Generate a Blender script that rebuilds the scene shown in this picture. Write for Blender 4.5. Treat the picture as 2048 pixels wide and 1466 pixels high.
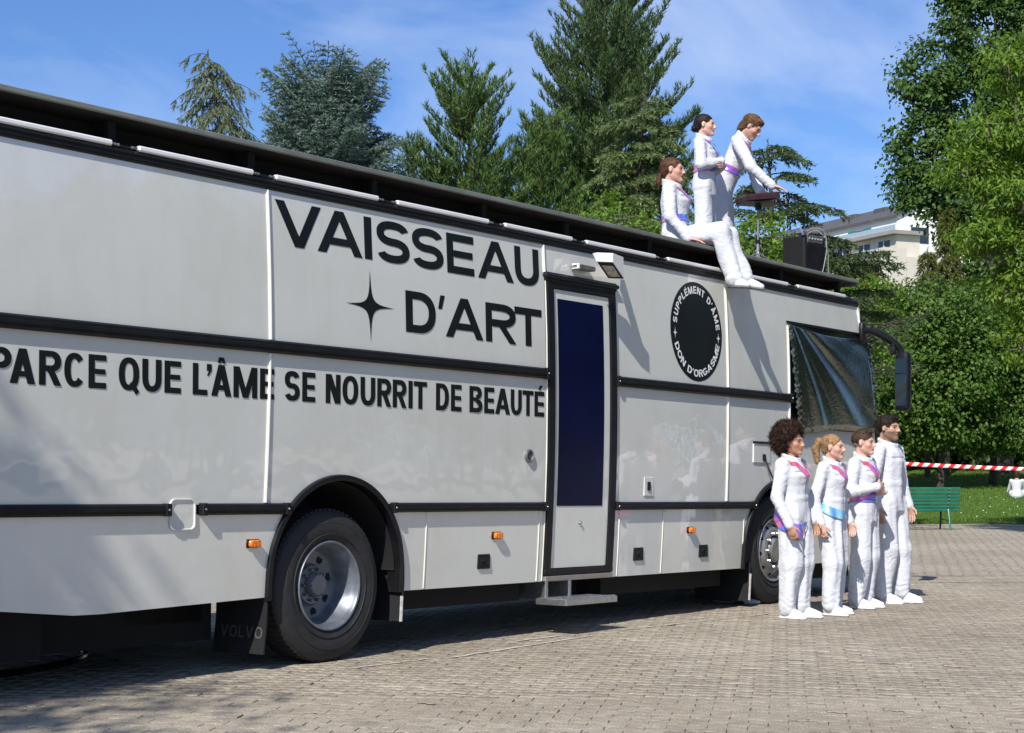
import bpy, bmesh, math, random
import numpy as np
from mathutils import Matrix, Vector

# ------------------------------------------------------------------ scene, camera, light
for o in list(bpy.data.objects):
    bpy.data.objects.remove(o, do_unlink=True)
SC = bpy.context.scene
COL = SC.collection
FPX, HORIZ, CAMH = 3440.0, 935.0, 1.32          # focal length and horizon in photo pixels, eye height in metres

cam_data = bpy.data.cameras.new('camera')
cam = bpy.data.objects.new('camera', cam_data)
COL.objects.link(cam)
cam.location = (0, 0, CAMH)
cam.rotation_euler = (math.radians(90), 0, 0)
cam_data.sensor_fit = 'HORIZONTAL'
cam_data.sensor_width = 36.0
cam_data.lens = FPX / 2048.0 * 36.0
cam_data.shift_y = (HORIZ - 733.0) / 2048.0
cam_data.clip_start = 0.1
cam_data.clip_end = 6000.0
SC.camera = cam

SUN_TO = Vector((-0.365, -1.016, 1.0)).normalized()     # towards the sun
SUN_EL = math.asin(SUN_TO.z)
SUN_ROT = math.atan2(SUN_TO.x, SUN_TO.y)

world = bpy.data.worlds.new('World')
SC.world = world
world.use_nodes = True
wn = world.node_tree.nodes
wl = world.node_tree.links
wn.clear()
w_out = wn.new('ShaderNodeOutputWorld')
w_bg = wn.new('ShaderNodeBackground')
w_bg.inputs['Strength'].default_value = 0.105
sky = wn.new('ShaderNodeTexSky')
sky.sky_type = 'NISHITA'
sky.sun_disc = False
sky.sun_elevation = SUN_EL
sky.sun_rotation = SUN_ROT
sky.altitude = 100
sky.air_density = 1.0
sky.dust_density = 0.35
sky.ozone_density = 3.2
# thin high cloud, by direction
w_tc = wn.new('ShaderNodeTexCoord')
w_map = wn.new('ShaderNodeMapping')
w_map.inputs['Scale'].default_value = (2.2, 2.2, 4.0)
w_map.inputs['Rotation'].default_value = (0.25, 0.35, 0.4)
w_n1 = wn.new('ShaderNodeTexNoise')
w_n1.inputs['Scale'].default_value = 2.3
w_n1.inputs['Detail'].default_value = 7
w_n1.inputs['Roughness'].default_value = 0.54
w_n1.inputs['Distortion'].default_value = 0.8
w_r = wn.new('ShaderNodeValToRGB')
w_r.color_ramp.elements[0].position = 0.43
w_r.color_ramp.elements[0].color = (0, 0, 0, 1)
w_r.color_ramp.elements[1].position = 0.74
w_r.color_ramp.elements[1].color = (0.62, 0.62, 0.62, 1)
w_mix = wn.new('ShaderNodeMixRGB')
w_mix.blend_type = 'MIX'
w_mix.inputs[2].default_value = (4.6, 5.4, 7.2, 1)
w_tint = wn.new('ShaderNodeMixRGB')
w_tint.blend_type = 'MULTIPLY'
w_tint.inputs[0].default_value = 1.0
w_tint.inputs[2].default_value = (0.50, 0.655, 0.92, 1)
wl.new(w_tc.outputs['Generated'], w_map.inputs['Vector'])
wl.new(w_map.outputs['Vector'], w_n1.inputs['Vector'])
wl.new(w_n1.outputs['Fac'], w_r.inputs['Fac'])
wl.new(w_r.outputs['Color'], w_mix.inputs[0])
wl.new(sky.outputs['Color'], w_tint.inputs[1])
wl.new(w_tint.outputs['Color'], w_mix.inputs[1])
wl.new(w_mix.outputs['Color'], w_bg.inputs['Color'])
wl.new(w_bg.outputs['Background'], w_out.inputs['Surface'])

sun_data = bpy.data.lights.new('sun', 'SUN')
sun_data.energy = 4.2
sun_data.angle = math.radians(0.53)
sun_data.color = (1.0, 0.955, 0.885)
sun = bpy.data.objects.new('sun', sun_data)
COL.objects.link(sun)
sun.location = (-10, -30, 40)
sun.rotation_euler = SUN_TO.to_track_quat('Z', 'Y').to_euler()

SC.render.engine = 'CYCLES'
SC.view_settings.view_transform = 'Standard'
SC.view_settings.look = 'None'
SC.view_settings.exposure = 0.50
SC.view_settings.gamma = 1.0
SC.view_settings.use_curve_mapping = False

RNG = np.random.default_rng(7)
random.seed(7)

# ------------------------------------------------------------------ helpers
def px2dir(px, py):
    return np.array([(px - 1024.0) / FPX, 1.0, (HORIZ - py) / FPX])

def on_ground(px, py, z=0.0):
    d = px2dir(px, py)
    t = (z - CAMH) / d[2]
    return np.array([d[0] * t, t, z])

def at_depth(px, py, Y):
    d = px2dir(px, py)
    return np.array([d[0] * Y, Y, CAMH + d[2] * Y])

def tag(o, label=None, cat=None, group=None, kind=None):
    if label: o['label'] = label
    if cat: o['category'] = cat
    if group: o['group'] = group
    if kind: o['kind'] = kind
    return o

def empty(name, loc=(0, 0, 0), rz=0.0, mat=None):
    o = bpy.data.objects.new(name, None)
    o.empty_display_size = 0.2
    COL.objects.link(o)
    if mat is not None:
        o.matrix_world = mat
    else:
        o.location = loc
        o.rotation_euler = (0, 0, rz)
    return o

def link_mesh(name, me, mats, parent=None, smooth=None):
    if not isinstance(mats, (list, tuple)):
        mats = [mats]
    for m in mats:
        me.materials.append(m)
    if smooth is not None:
        me.shade_smooth()
        if smooth < 179:
            me.set_sharp_from_angle(angle=math.radians(smooth))
    o = bpy.data.objects.new(name, me)
    COL.objects.link(o)
    if parent is not None:
        o.parent = parent
    return o

def np_mesh(name, V, F, mats, parent=None, smooth=None, midx=None):
    """V (n,3) float, F (m,k) int with k = 3 or 4"""
    V = np.ascontiguousarray(V, dtype=np.float32)
    F = np.ascontiguousarray(F, dtype=np.int32)
    me = bpy.data.meshes.new(name)
    k = F.shape[1]
    me.vertices.add(len(V)); me.vertices.foreach_set('co', V.ravel())
    me.loops.add(F.size); me.loops.foreach_set('vertex_index', F.ravel())
    me.polygons.add(len(F))
    me.polygons.foreach_set('loop_start', np.arange(0, F.size, k, dtype=np.int32))
    if midx is not None:
        me.polygons.foreach_set('material_index', np.ascontiguousarray(midx, dtype=np.int32))
    me.update(calc_edges=True)
    return link_mesh(name, me, mats, parent, smooth)

class MB:
    """collects polygons, builds one mesh object"""
    def __init__(self):
        self.v = []; self.f = []; self.m = []
    def poly(self, pts, mi=0):
        i = len(self.v)
        self.v.extend([tuple(map(float, p)) for p in pts])
        self.f.append(tuple(range(i, i + len(pts)))); self.m.append(mi)
    def raw(self, V, F, mi=0):
        i = len(self.v)
        self.v.extend([tuple(map(float, p)) for p in V])
        for f in F:
            self.f.append(tuple(int(a) + i for a in f)); self.m.append(mi)
    def box(self, x0, x1, y0, y1, z0, z1, mi=0, c=0.0):
        """box, with chamfered edges of width c"""
        if c <= 0:
            V = [(x0,y0,z0),(x1,y0,z0),(x1,y1,z0),(x0,y1,z0),(x0,y0,z1),(x1,y0,z1),(x1,y1,z1),(x0,y1,z1)]
            F = [(0,3,2,1),(4,5,6,7),(0,1,5,4),(1,2,6,5),(2,3,7,6),(3,0,4,7)]
            self.raw(V, F, mi); return
        c = min(c, abs(x1-x0)*.45, abs(y1-y0)*.45, abs(z1-z0)*.45)
        bm = bmesh.new()
        vs = [bm.verts.new(p) for p in [(x0,y0,z0),(x1,y0,z0),(x1,y1,z0),(x0,y1,z0),(x0,y0,z1),(x1,y0,z1),(x1,y1,z1),(x0,y1,z1)]]
        for f in [(0,3,2,1),(4,5,6,7),(0,1,5,4),(1,2,6,5),(2,3,7,6),(3,0,4,7)]:
            bm.faces.new([vs[i] for i in f])
        bmesh.ops.bevel(bm, geom=list(bm.edges), offset=c, segments=1, affect='EDGES', profile=0.5)
        bm.verts.index_update()
        self.raw([v.co for v in bm.verts], [[v.index for v in f.verts] for f in bm.faces], mi)
        bm.free()
    def hull(self, pts, mi=0):
        bm = bmesh.new()
        for p in pts: bm.verts.new(p)
        bmesh.ops.convex_hull(bm, input=list(bm.verts))
        loose = [v for v in bm.verts if not v.link_faces]
        for v in loose: bm.verts.remove(v)
        bm.verts.index_update()
        self.raw([v.co for v in bm.verts], [[v.index for v in f.verts] for f in bm.faces], mi)
        bm.free()
    def tube(self, pts, r, seg=8, mi=0, caps=True):
        pts = [np.array(p, float) for p in pts]
        rs = list(r) if hasattr(r, '__len__') else [r] * len(pts)
        t0 = pts[1] - pts[0]; t0 /= np.linalg.norm(t0)
        a = np.array([0, 0, 1.0]) if abs(t0[2]) < .9 else np.array([1.0, 0, 0])
        u = np.cross(t0, a); u /= np.linalg.norm(u)
        i0 = len(self.v)
        n = len(pts)
        for i, p in enumerate(pts):
            t = pts[min(i+1, n-1)] - pts[max(i-1, 0)]
            t /= (np.linalg.norm(t) + 1e-9)
            u = u - t * (u @ t); u /= (np.linalg.norm(u) + 1e-9)
            w = np.cross(t, u)
            for k in range(seg):
                an = 2 * math.pi * k / seg
                self.v.append(tuple(p + rs[i] * (math.cos(an) * u + math.sin(an) * w)))
        for i in range(n - 1):
            for k in range(seg):
                k2 = (k + 1) % seg
                self.f.append((i0+i*seg+k, i0+i*seg+k2, i0+(i+1)*seg+k2, i0+(i+1)*seg+k)); self.m.append(mi)
        if caps:
            self.f.append(tuple(i0 + k for k in reversed(range(seg)))); self.m.append(mi)
            self.f.append(tuple(i0 + (n-1)*seg + k for k in range(seg))); self.m.append(mi)
    def lathe(self, prof, seg, fn, mi=0, closed=False):
        """prof: list of (r, a); fn(r, angle, a) -> point"""
        i0 = len(self.v)
        for (r, a) in prof:
            for k in range(seg):
                self.v.append(tuple(map(float, fn(r, 2*math.pi*k/seg, a))))
        n = len(prof)
        for i in range(n if closed else n - 1):
            j = (i + 1) % n
            for k in range(seg):
                k2 = (k+1) % seg
                self.f.append((i0+i*seg+k, i0+i*seg+k2, i0+j*seg+k2, i0+j*seg+k)); self.m.append(mi)
    def grid(self, P, mi=0):
        """P: array (a,b,3)"""
        a, b = len(P), len(P[0])
        i0 = len(self.v)
        for row in P:
            for p in row: self.v.append(tuple(map(float, p)))
        for i in range(a-1):
            for j in range(b-1):
                self.f.append((i0+i*b+j, i0+i*b+j+1, i0+(i+1)*b+j+1, i0+(i+1)*b+j)); self.m.append(mi)
    def build(self, name, mats, parent=None, smooth=30, fix=False):
        me = bpy.data.meshes.new(name)
        me.from_pydata(self.v, [], self.f)
        if any(self.m):
            me.polygons.foreach_set('material_index', np.array(self.m, dtype=np.int32))
        if fix:
            bm = bmesh.new(); bm.from_mesh(me)
            bmesh.ops.recalc_face_normals(bm, faces=list(bm.faces))
            bm.to_mesh(me); bm.free()
        me.update()
        return link_mesh(name, me, mats, parent, smooth)

def copy_tree(o, parent=None):
    c = o.copy(); COL.objects.link(c)
    if parent is not None:
        c.parent = parent
    for ch in list(o.children):
        copy_tree(ch, c)
    return c

# ------------------------------------------------------------------ materials
def new_mat(name):
    m = bpy.data.materials.new(name); m.use_nodes = True
    nt = m.node_tree
    return m, nt, nt.nodes, nt.links, nt.nodes['Principled BSDF']

def mat(name, col, rough=0.5, metal=0.0, var=0.12, vscale=6.0, bump=0.0, bscale=60.0, coat=0.0, spec=0.5,
        col2=None, stretch=(1, 1, 1), detail=5, rvar=0.0, bdist=0.01, sheen=0.0):
    """principled material with noise-driven colour variation, roughness variation and bump"""
    m, nt, N, L, b = new_mat(name)
    tc = N.new('ShaderNodeTexCoord'); mp = N.new('ShaderNodeMapping')
    mp.inputs['Scale'].default_value = stretch
    L.new(tc.outputs['Object'], mp.inputs['Vector'])
    n1 = N.new('ShaderNodeTexNoise'); n1.inputs['Scale'].default_value = vscale
    n1.inputs['Detail'].default_value = detail; n1.inputs['Roughness'].default_value = 0.6
    L.new(mp.outputs['Vector'], n1.inputs['Vector'])
    r = N.new('ShaderNodeValToRGB')
    c2 = col2 if col2 is not None else tuple(min(1, c * (1 + var)) for c in col)
    c1 = tuple(c * (1 - var) for c in col) if col2 is None else col
    r.color_ramp.elements[0].position = 0.3; r.color_ramp.elements[0].color = (*c1, 1)
    r.color_ramp.elements[1].position = 0.72; r.color_ramp.elements[1].color = (*c2, 1)
    L.new(n1.outputs['Fac'], r.inputs['Fac'])
    L.new(r.outputs['Color'], b.inputs['Base Color'])
    b.inputs['Roughness'].default_value = rough
    b.inputs['Metallic'].default_value = metal
    b.inputs['Specular IOR Level'].default_value = spec
    if coat: 
        b.inputs['Coat Weight'].default_value = coat
        b.inputs['Coat Roughness'].default_value = 0.06
    if sheen:
        b.inputs['Sheen Weight'].default_value = sheen
    if rvar:
        mr = N.new('ShaderNodeMapRange')
        mr.inputs['To Min'].default_value = max(0.02, rough - rvar); mr.inputs['To Max'].default_value = min(1, rough + rvar)
        L.new(n1.outputs['Fac'], mr.inputs['Value']); L.new(mr.outputs['Result'], b.inputs['Roughness'])
    if bump:
        n2 = N.new('ShaderNodeTexNoise'); n2.inputs['Scale'].default_value = bscale
        n2.inputs['Detail'].default_value = 4
        L.new(mp.outputs['Vector'], n2.inputs['Vector'])
        bp = N.new('ShaderNodeBump'); bp.inputs['Strength'].default_value = bump; bp.inputs['Distance'].default_value = bdist
        L.new(n2.outputs['Fac'], bp.inputs['Height']); L.new(bp.outputs['Normal'], b.inputs['Normal'])
    return m

def leaf_mat(name, dark, light, trans=0.35, rough=0.5):
    """foliage: colour differs from leaf to leaf, some light passes through"""
    m, nt, N, L, b = new_mat(name)
    g = N.new('ShaderNodeNewGeometry')
    r = N.new('ShaderNodeValToRGB')
    r.color_ramp.elements[0].color = (*dark, 1); r.color_ramp.elements[1].color = (*light, 1)
    L.new(g.outputs['Random Per Island'], r.inputs['Fac'])
    b.inputs['Roughness'].default_value = rough
    b.inputs['Specular IOR Level'].default_value = 0.3
    L.new(r.outputs['Color'], b.inputs['Base Color'])
    t = N.new('ShaderNodeBsdfTranslucent')
    hs = N.new('ShaderNodeHueSaturation'); hs.inputs['Value'].default_value = 1.5; hs.inputs['Hue'].default_value = 0.485
    L.new(r.outputs['Color'], hs.inputs['Color']); L.new(hs.outputs['Color'], t.inputs['Color'])
    mx = N.new('ShaderNodeMixShader'); mx.inputs['Fac'].default_value = trans
    out = N['Material Output']
    L.new(b.outputs['BSDF'], mx.inputs[1]); L.new(t.outputs['BSDF'], mx.inputs[2])
    L.new(mx.outputs['Shader'], out.inputs['Surface'])
    return m
# ------------------------------------------------------------------ ground
def paving_mat(name, joints):
    m, nt, N, L, b = new_mat(name)
    g = N.new('ShaderNodeNewGeometry')
    tcv = g.outputs['Position']
    def noise(sc, det=4, rough=.6, vec=None):
        n = N.new('ShaderNodeTexNoise'); n.inputs['Scale'].default_value = sc
        n.inputs['Detail'].default_value = det; n.inputs['Roughness'].default_value = rough
        L.new(vec or tcv, n.inputs['Vector']); return n
    big = noise(0.45, 7)
    fine = noise(95, 5, .75)
    mid = noise(9, 4)
    r1 = N.new('ShaderNodeValToRGB')                    # broad weathering
    r1.color_ramp.elements[0].position = .38; r1.color_ramp.elements[0].color = (.292, .257, .204, 1)
    r1.color_ramp.elements[1].position = .62; r1.color_ramp.elements[1].color = (.365, .325, .262, 1)
    L.new(big.outputs['Fac'], r1.inputs['Fac'])
    r2 = N.new('ShaderNodeValToRGB')                    # exposed aggregate
    r2.color_ramp.elements[0].position = .36; r2.color_ramp.elements[0].color = (.50, .48, .47, 1)
    r2.color_ramp.elements[1].position = .66; r2.color_ramp.elements[1].color = (1.55, 1.55, 1.5, 1)
    L.new(fine.outputs['Fac'], r2.inputs['Fac'])
    mu = N.new('ShaderNodeMixRGB'); mu.blend_type = 'MULTIPLY'; mu.inputs[0].default_value = 1
    L.new(r1.outputs['Color'], mu.inputs[1]); L.new(r2.outputs['Color'], mu.inputs[2])
    r3 = N.new('ShaderNodeValToRGB')                    # stains
    r3.color_ramp.elements[0].position = .30; r3.color_ramp.elements[0].color = (.74, .72, .70, 1)
    r3.color_ramp.elements[1].position = .60; r3.color_ramp.elements[1].color = (1.05, 1.05, 1.05, 1)
    L.new(mid.outputs['Fac'], r3.inputs['Fac'])
    mu2 = N.new('ShaderNodeMixRGB'); mu2.blend_type = 'MULTIPLY'; mu2.inputs[0].default_value = .9
    L.new(mu.outputs['Color'], mu2.inputs[1]); L.new(r3.outputs['Color'], mu2.inputs[2])
    last = mu2
    hgt = fine.outputs['Fac']
    if joints:                                          # far paving: joints as material
        mp = N.new('ShaderNodeMapping'); mp.inputs['Scale'].default_value = (1, 1.5, 1); mp.inputs['Rotation'].default_value = (0, 0, .15)
        L.new(tcv, mp.inputs['Vector'])
        vo = N.new('ShaderNodeTexVoronoi'); vo.feature = 'DISTANCE_TO_EDGE'; vo.inputs['Scale'].default_value = 6.2
        vo.inputs['Randomness'].default_value = .45
        L.new(mp.outputs['Vector'], vo.inputs['Vector'])
        r4 = N.new('ShaderNodeValToRGB')
        r4.color_ramp.elements[0].position = .02; r4.color_ramp.elements[0].color = (.42, .40, .38, 1)
        r4.color_ramp.elements[1].position = .085; r4.color_ramp.elements[1].color = (1.16, 1.17, 1.18, 1)
        L.new(vo.outputs['Distance'], r4.inputs['Fac'])
        mu3 = N.new('ShaderNodeMixRGB'); mu3.blend_type = 'MULTIPLY'; mu3.inputs[0].default_value = .8
        L.new(last.outputs['Color'], mu3.inputs[1]); L.new(r4.outputs['Color'], mu3.inputs[2])
        last = mu3
    else:                                               # tone from stone to stone
        r5 = N.new('ShaderNodeValToRGB')
        r5.color_ramp.elements[0].color = (.90, .90, .90, 1); r5.color_ramp.elements[1].color = (1.09, 1.085, 1.08, 1)
        L.new(g.outputs['Random Per Island'], r5.inputs['Fac'])
        mu3 = N.new('ShaderNodeMixRGB'); mu3.blend_type = 'MULTIPLY'; mu3.inputs[0].default_value = 1
        L.new(last.outputs['Color'], mu3.inputs[1]); L.new(r5.outputs['Color'], mu3.inputs[2])
        last = mu3
    L.new(last.outputs['Color'], b.inputs['Base Color'])
    b.inputs['Roughness'].default_value = .88
    b.inputs['Specular IOR Level'].default_value = .25
    bp = N.new('ShaderNodeBump'); bp.inputs['Strength'].default_value = .55; bp.inputs['Distance'].default_value = .006
    L.new(hgt, bp.inputs['Height']); L.new(bp.outputs['Normal'], b.inputs['Normal'])
    return m

M_PAVER = paving_mat('worn_concrete_paver', False)
M_PAVE_FAR = paving_mat('worn_concrete_paving', True)
M_JOINT = mat('joint_sand', (.060, .052, .040), .95, vscale=7, col2=(.27, .24, .20))
M_EARTH = mat('park_earth', (.07, .085, .035), .95, var=.35, vscale=.3)
M_LAWN = mat('lawn', (.075, .135, .022), .9, vscale=1.1, col2=(.125, .20, .035), bump=.6, bscale=30, bdist=.03)

PAVE_Y0, PAVE_Y1 = 8.1, 21.0
def pave_lim(y): return (-.315 * y - .35, .315 * y + .35)

def build_ground():
    # earth to the horizon
    g = MB(); g.poly([(-2500, -800, -.35), (2500, -800, -.35), (2500, 4000, -.35), (-2500, 4000, -.35)])
    tag(g.build('ground', M_EARTH, smooth=None), kind='structure')
    # plaza: sheet at paver-top level, lowered to the joint bed where the pavers are laid
    p = MB()
    a0 = pave_lim(PAVE_Y0); a1 = pave_lim(PAVE_Y1)
    W, Y_, YE = 60, -40, 40.6
    A = (a0[0], PAVE_Y0, 0); B = (a0[1], PAVE_Y0, 0); C = (a1[1], PAVE_Y1, 0); D = (a1[0], PAVE_Y1, 0)
    p.poly([(-W, Y_, 0), (W, Y_, 0), B, A]); p.poly([(W, Y_, 0), (W, YE, 0), C, B])
    p.poly([(W, YE, 0), (-W, YE, 0), D, C]); p.poly([(-W, YE, 0), (-W, Y_, 0), A, D])
    z = -.008
    q = [(v[0], v[1], z) for v in (A, B, C, D)]
    p.poly(q, 1)
    for i in range(4):
        a, b_ = (A, B, C, D)[i], (A, B, C, D)[(i+1) % 4]
        p.poly([a, b_, (b_[0], b_[1], z), (a[0], a[1], z)], 1)
    plaza = p.build('plaza', [M_PAVE_FAR, M_JOINT], smooth=None)
    tag(plaza, kind='structure')
    # wavy interlocking pavers
    Lp, Wp, A_, B_ = .205, .115, .021, .015
    def outline(inset):
        pts = []
        n = 6
        f = lambda x: A_ * math.sin(4*math.pi*x/Lp)
        e = lambda y: B_ * math.sin(2*math.pi*y/Wp)
        for i in range(n): x = -Lp/2 + Lp*i/n; pts.append((x, -Wp/2 + f(x)))
        for i in range(2): y = -Wp/2 + Wp*i/2; pts.append((Lp/2 + (e(y) if i else 0), y))
        for i in range(n): x = Lp/2 - Lp*i/n; pts.append((x, Wp/2 + f(x)))
        for i in range(2): y = Wp/2 - Wp*i/2; pts.append((-Lp/2 + (e(y) if i else 0), y))
        pts = np.array(pts)
        nx = np.roll(pts, -1, 0) - np.roll(pts, 1, 0)
        nrm = np.stack([-nx[:, 1], nx[:, 0]], 1); nrm /= np.linalg.norm(nrm, axis=1, keepdims=True)
        return pts + nrm * inset * np.array([.40, 1.0])
    o_out, o_in = outline(.0028), outline(.0070)
    nO = len(o_out)
    V1 = np.zeros((2*nO, 3)); V1[:nO, :2] = o_in; V1[nO:, :2] = o_out
    V1[:nO, 2] = 0; V1[nO:, 2] = -.004
    F1 = [tuple(range(nO))] + [(i, nO+i, nO+(i+1) % nO, (i+1) % nO) for i in range(nO)]
    me = bpy.data.meshes.new('paver'); me.from_pydata([tuple(v) for v in V1], [], F1); me.update()
    me.materials.append(M_PAVER)
    rot = math.radians(-9); cr, sr = math.cos(rot), math.sin(rot)
    cells = []
    for j in range(-260, 260):
        for i in range(-160, 160):
            x = (i + .5*(j % 2)) * Lp; y = j * Wp
            X = x*cr - y*sr; Y = x*sr + y*cr + 11.0
            if PAVE_Y0 + .05 < Y < PAVE_Y1 - .05:
                lim = pave_lim(Y)
                if lim[0] + .08 < X < lim[1] - .08:
                    cells.append((X, Y))
    cells = np.array(cells)
    rs = np.random.default_rng(3)
    # largest in the picture: nearest ones inside the frame
    vis = (np.abs(cells[:, 0]) < .292*cells[:, 1]) & (cells[:, 1] > 8.56)
    order = np.argsort(cells[:, 1] + (~vis)*100)
    single = set(order[:300].tolist())
    cells += rs.normal(0, .0018, cells.shape); yw = rs.normal(0, .012, len(cells))
    zj = rs.normal(0, .0012, len(cells)); tl = rs.normal(0, .008, (len(cells), 2))
    for k in order[:300]:
        o = bpy.data.objects.new('paver', me); COL.objects.link(o)
        o.parent = plaza
        o.location = (cells[k, 0], cells[k, 1], float(zj[k]))
        o.rotation_euler = (float(tl[k, 0]), float(tl[k, 1]), rot + float(yw[k]))
    rest = [k for k in range(len(cells)) if k not in single]
    R = np.array([[cr, -sr], [sr, cr]])
    base = V1.copy(); base[:, :2] = V1[:, :2] @ R.T
    c = cells[rest]
    cy_, sy_ = np.cos(yw[rest])[:, None], np.sin(yw[rest])[:, None]
    bx = base[None, :, 0]*cy_ - base[None, :, 1]*sy_; by = base[None, :, 0]*sy_ + base[None, :, 1]*cy_
    VV = np.stack([bx, by, np.broadcast_to(base[None, :, 2], bx.shape)], 2) + np.concatenate([c, zj[rest][:, None]], 1)[:, None, :]
    VV[:, :, 2] += (base[None, :, 0]*tl[rest][:, None, 0] + base[None, :, 1]*tl[rest][:, None, 1])
    nv = 2*nO
    me.calc_loop_triangles()
    tri = np.array([tuple(t.vertices) for t in me.loop_triangles])
    FF = (tri[None] + (np.arange(len(rest))*nv)[:, None, None]).reshape(-1, 3)
    o = np_mesh('paver_field', VV.reshape(-1, 3), FF, M_PAVER, plaza)
    o['kind'] = 'stuff'
    # worn pale chalk lines on the paving
    mch = mat('worn_chalk', (.34, .32, .27), .95, vscale=22, col2=(.62, .58, .50))
    for (xa, ya), (xb, yb), w in (((905, 1316), (1185, 1272), .018), ((700, 1338), (860, 1318), .014), ((1230, 1262), (1540, 1228), .014), ((1010, 1286), (1120, 1272), .022)):
        a, b_ = on_ground(xa, ya), on_ground(xb, yb); n_ = 14
        dv = (b_-a)[:2]; nv_ = np.array([-dv[1], dv[0]]); nv_ = nv_/np.linalg.norm(nv_)
        c_ = MB(); rows = []
        for q in range(n_+1):
            c0 = a[:2] + dv*q/n_ + nv_*rs.normal(0, .006); ww = w*(.4+.9*rs.random())
            rows.append([(c0[0]-nv_[0]*ww, c0[1]-nv_[1]*ww, .0052), (c0[0]+nv_[0]*ww, c0[1]+nv_[1]*ww, .0052)])
        c_.grid(rows); c_.build('chalk_line', mch, plaza, smooth=None, fix=True)
    # lawn, rising gently to the trees
    xs = np.linspace(-60, 70, 90); ys = np.concatenate([np.linspace(40.0, 60, 30), np.linspace(61, 140, 40)])
    G = np.zeros((len(ys), len(xs), 3))
    for a, y in enumerate(ys):
        for b_, x in enumerate(xs):
            G[a, b_] = (x, y + (.25*math.sin(x*.9)*.3 if a == 0 else 0), lawn_z(x, y) - (.05 if a == 0 else 0))
    lm = MB(); lm.grid(G)
    tag(lm.build('lawn', M_LAWN, smooth=180), kind='structure')

def lawn_z(x, y):
    t = max(0., y - 40.2)
    z = .035 + .006*t + .0009*t*t if t < 40 else .035 + .24 + 1.44 + (t-40)*.05
    return z + .03*math.sin(x*.7 + y*.3) + .02*math.sin(x*1.9 - y*.8)

def build_grass():
    rs = np.random.default_rng(5)
    n = 60000
    Y = 40.1 + 34*rs.random(n)**1.3
    X = (.225 + .085*rs.random(n))*Y
    Z = np.array([lawn_z(x, y) for x, y in zip(X, Y)])
    P = np.stack([X, Y, Z], 1)
    a = rs.random(n)*6.283; h = .045 + .05*rs.random(n); w = .012
    d = np.stack([np.cos(a), np.sin(a), np.zeros(n)], 1)
    tip = P + np.stack([.04*np.cos(a*3), .04*np.sin(a*3), h], 1)
    V = np.stack([P - d*w, P + d*w, tip], 1).reshape(-1, 3)
    F = np.arange(3*n).reshape(-1, 3)
    o = np_mesh('grass', V, F, leaf_mat('grass_blades', (.06, .12, .015), (.15, .25, .04), .3))
    tag(o, 'short sunlit grass of the lawn behind the green bench', 'grass', kind='stuff')
    # daisies
    n = 28
    Y = 41 + 16*rs.random(n); X = (.235 + .075*rs.random(n))*Y
    m = MB()
    for x, y in zip(X, Y):
        z = lawn_z(x, y) + .07; r = .008 + .006*rs.random()
        pts = [(x + r*math.cos(k*1.0472), y + r*math.sin(k*1.0472) - r*.0, z + .012*math.sin(k*1.0472)) for k in range(6)]
        m.poly(pts)
    o = m.build('daisies', mat('daisy_petals', (.8, .8, .76), .7, var=.05), smooth=None)
    tag(o, 'tiny white daisies scattered over the lawn', 'flowers', kind='stuff')

build_ground()
build_grass()
# ------------------------------------------------------------------ coach
BA, BT = math.radians(53.0), math.radians(0.8)
BD = np.array([math.cos(BA)*math.cos(BT), math.sin(BA)*math.cos(BT), -math.sin(BT)])
BU = np.array([math.cos(BA)*math.sin(BT), math.sin(BA)*math.sin(BT), math.cos(BT)])
BN = np.cross(BD, BU)                              # outwards, towards the audience
BO = np.array([-1.2000, 11.6190, 0.0])             # on the ground under the rear wheel, in the plane of the side
BUSM = Matrix(((BD[0], -BN[0], BU[0], BO[0]), (BD[1], -BN[1], BU[1], BO[1]), (BD[2], -BN[2], BU[2], BO[2]), (0, 0, 0, 1)))
def bus_pt(l, out, h):
    return BO + BD*l + BN*out + BU*h
def ys(h):                                         # gentle bulge of the side
    return .05*((h - 1.75)/1.4)**2

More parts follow.
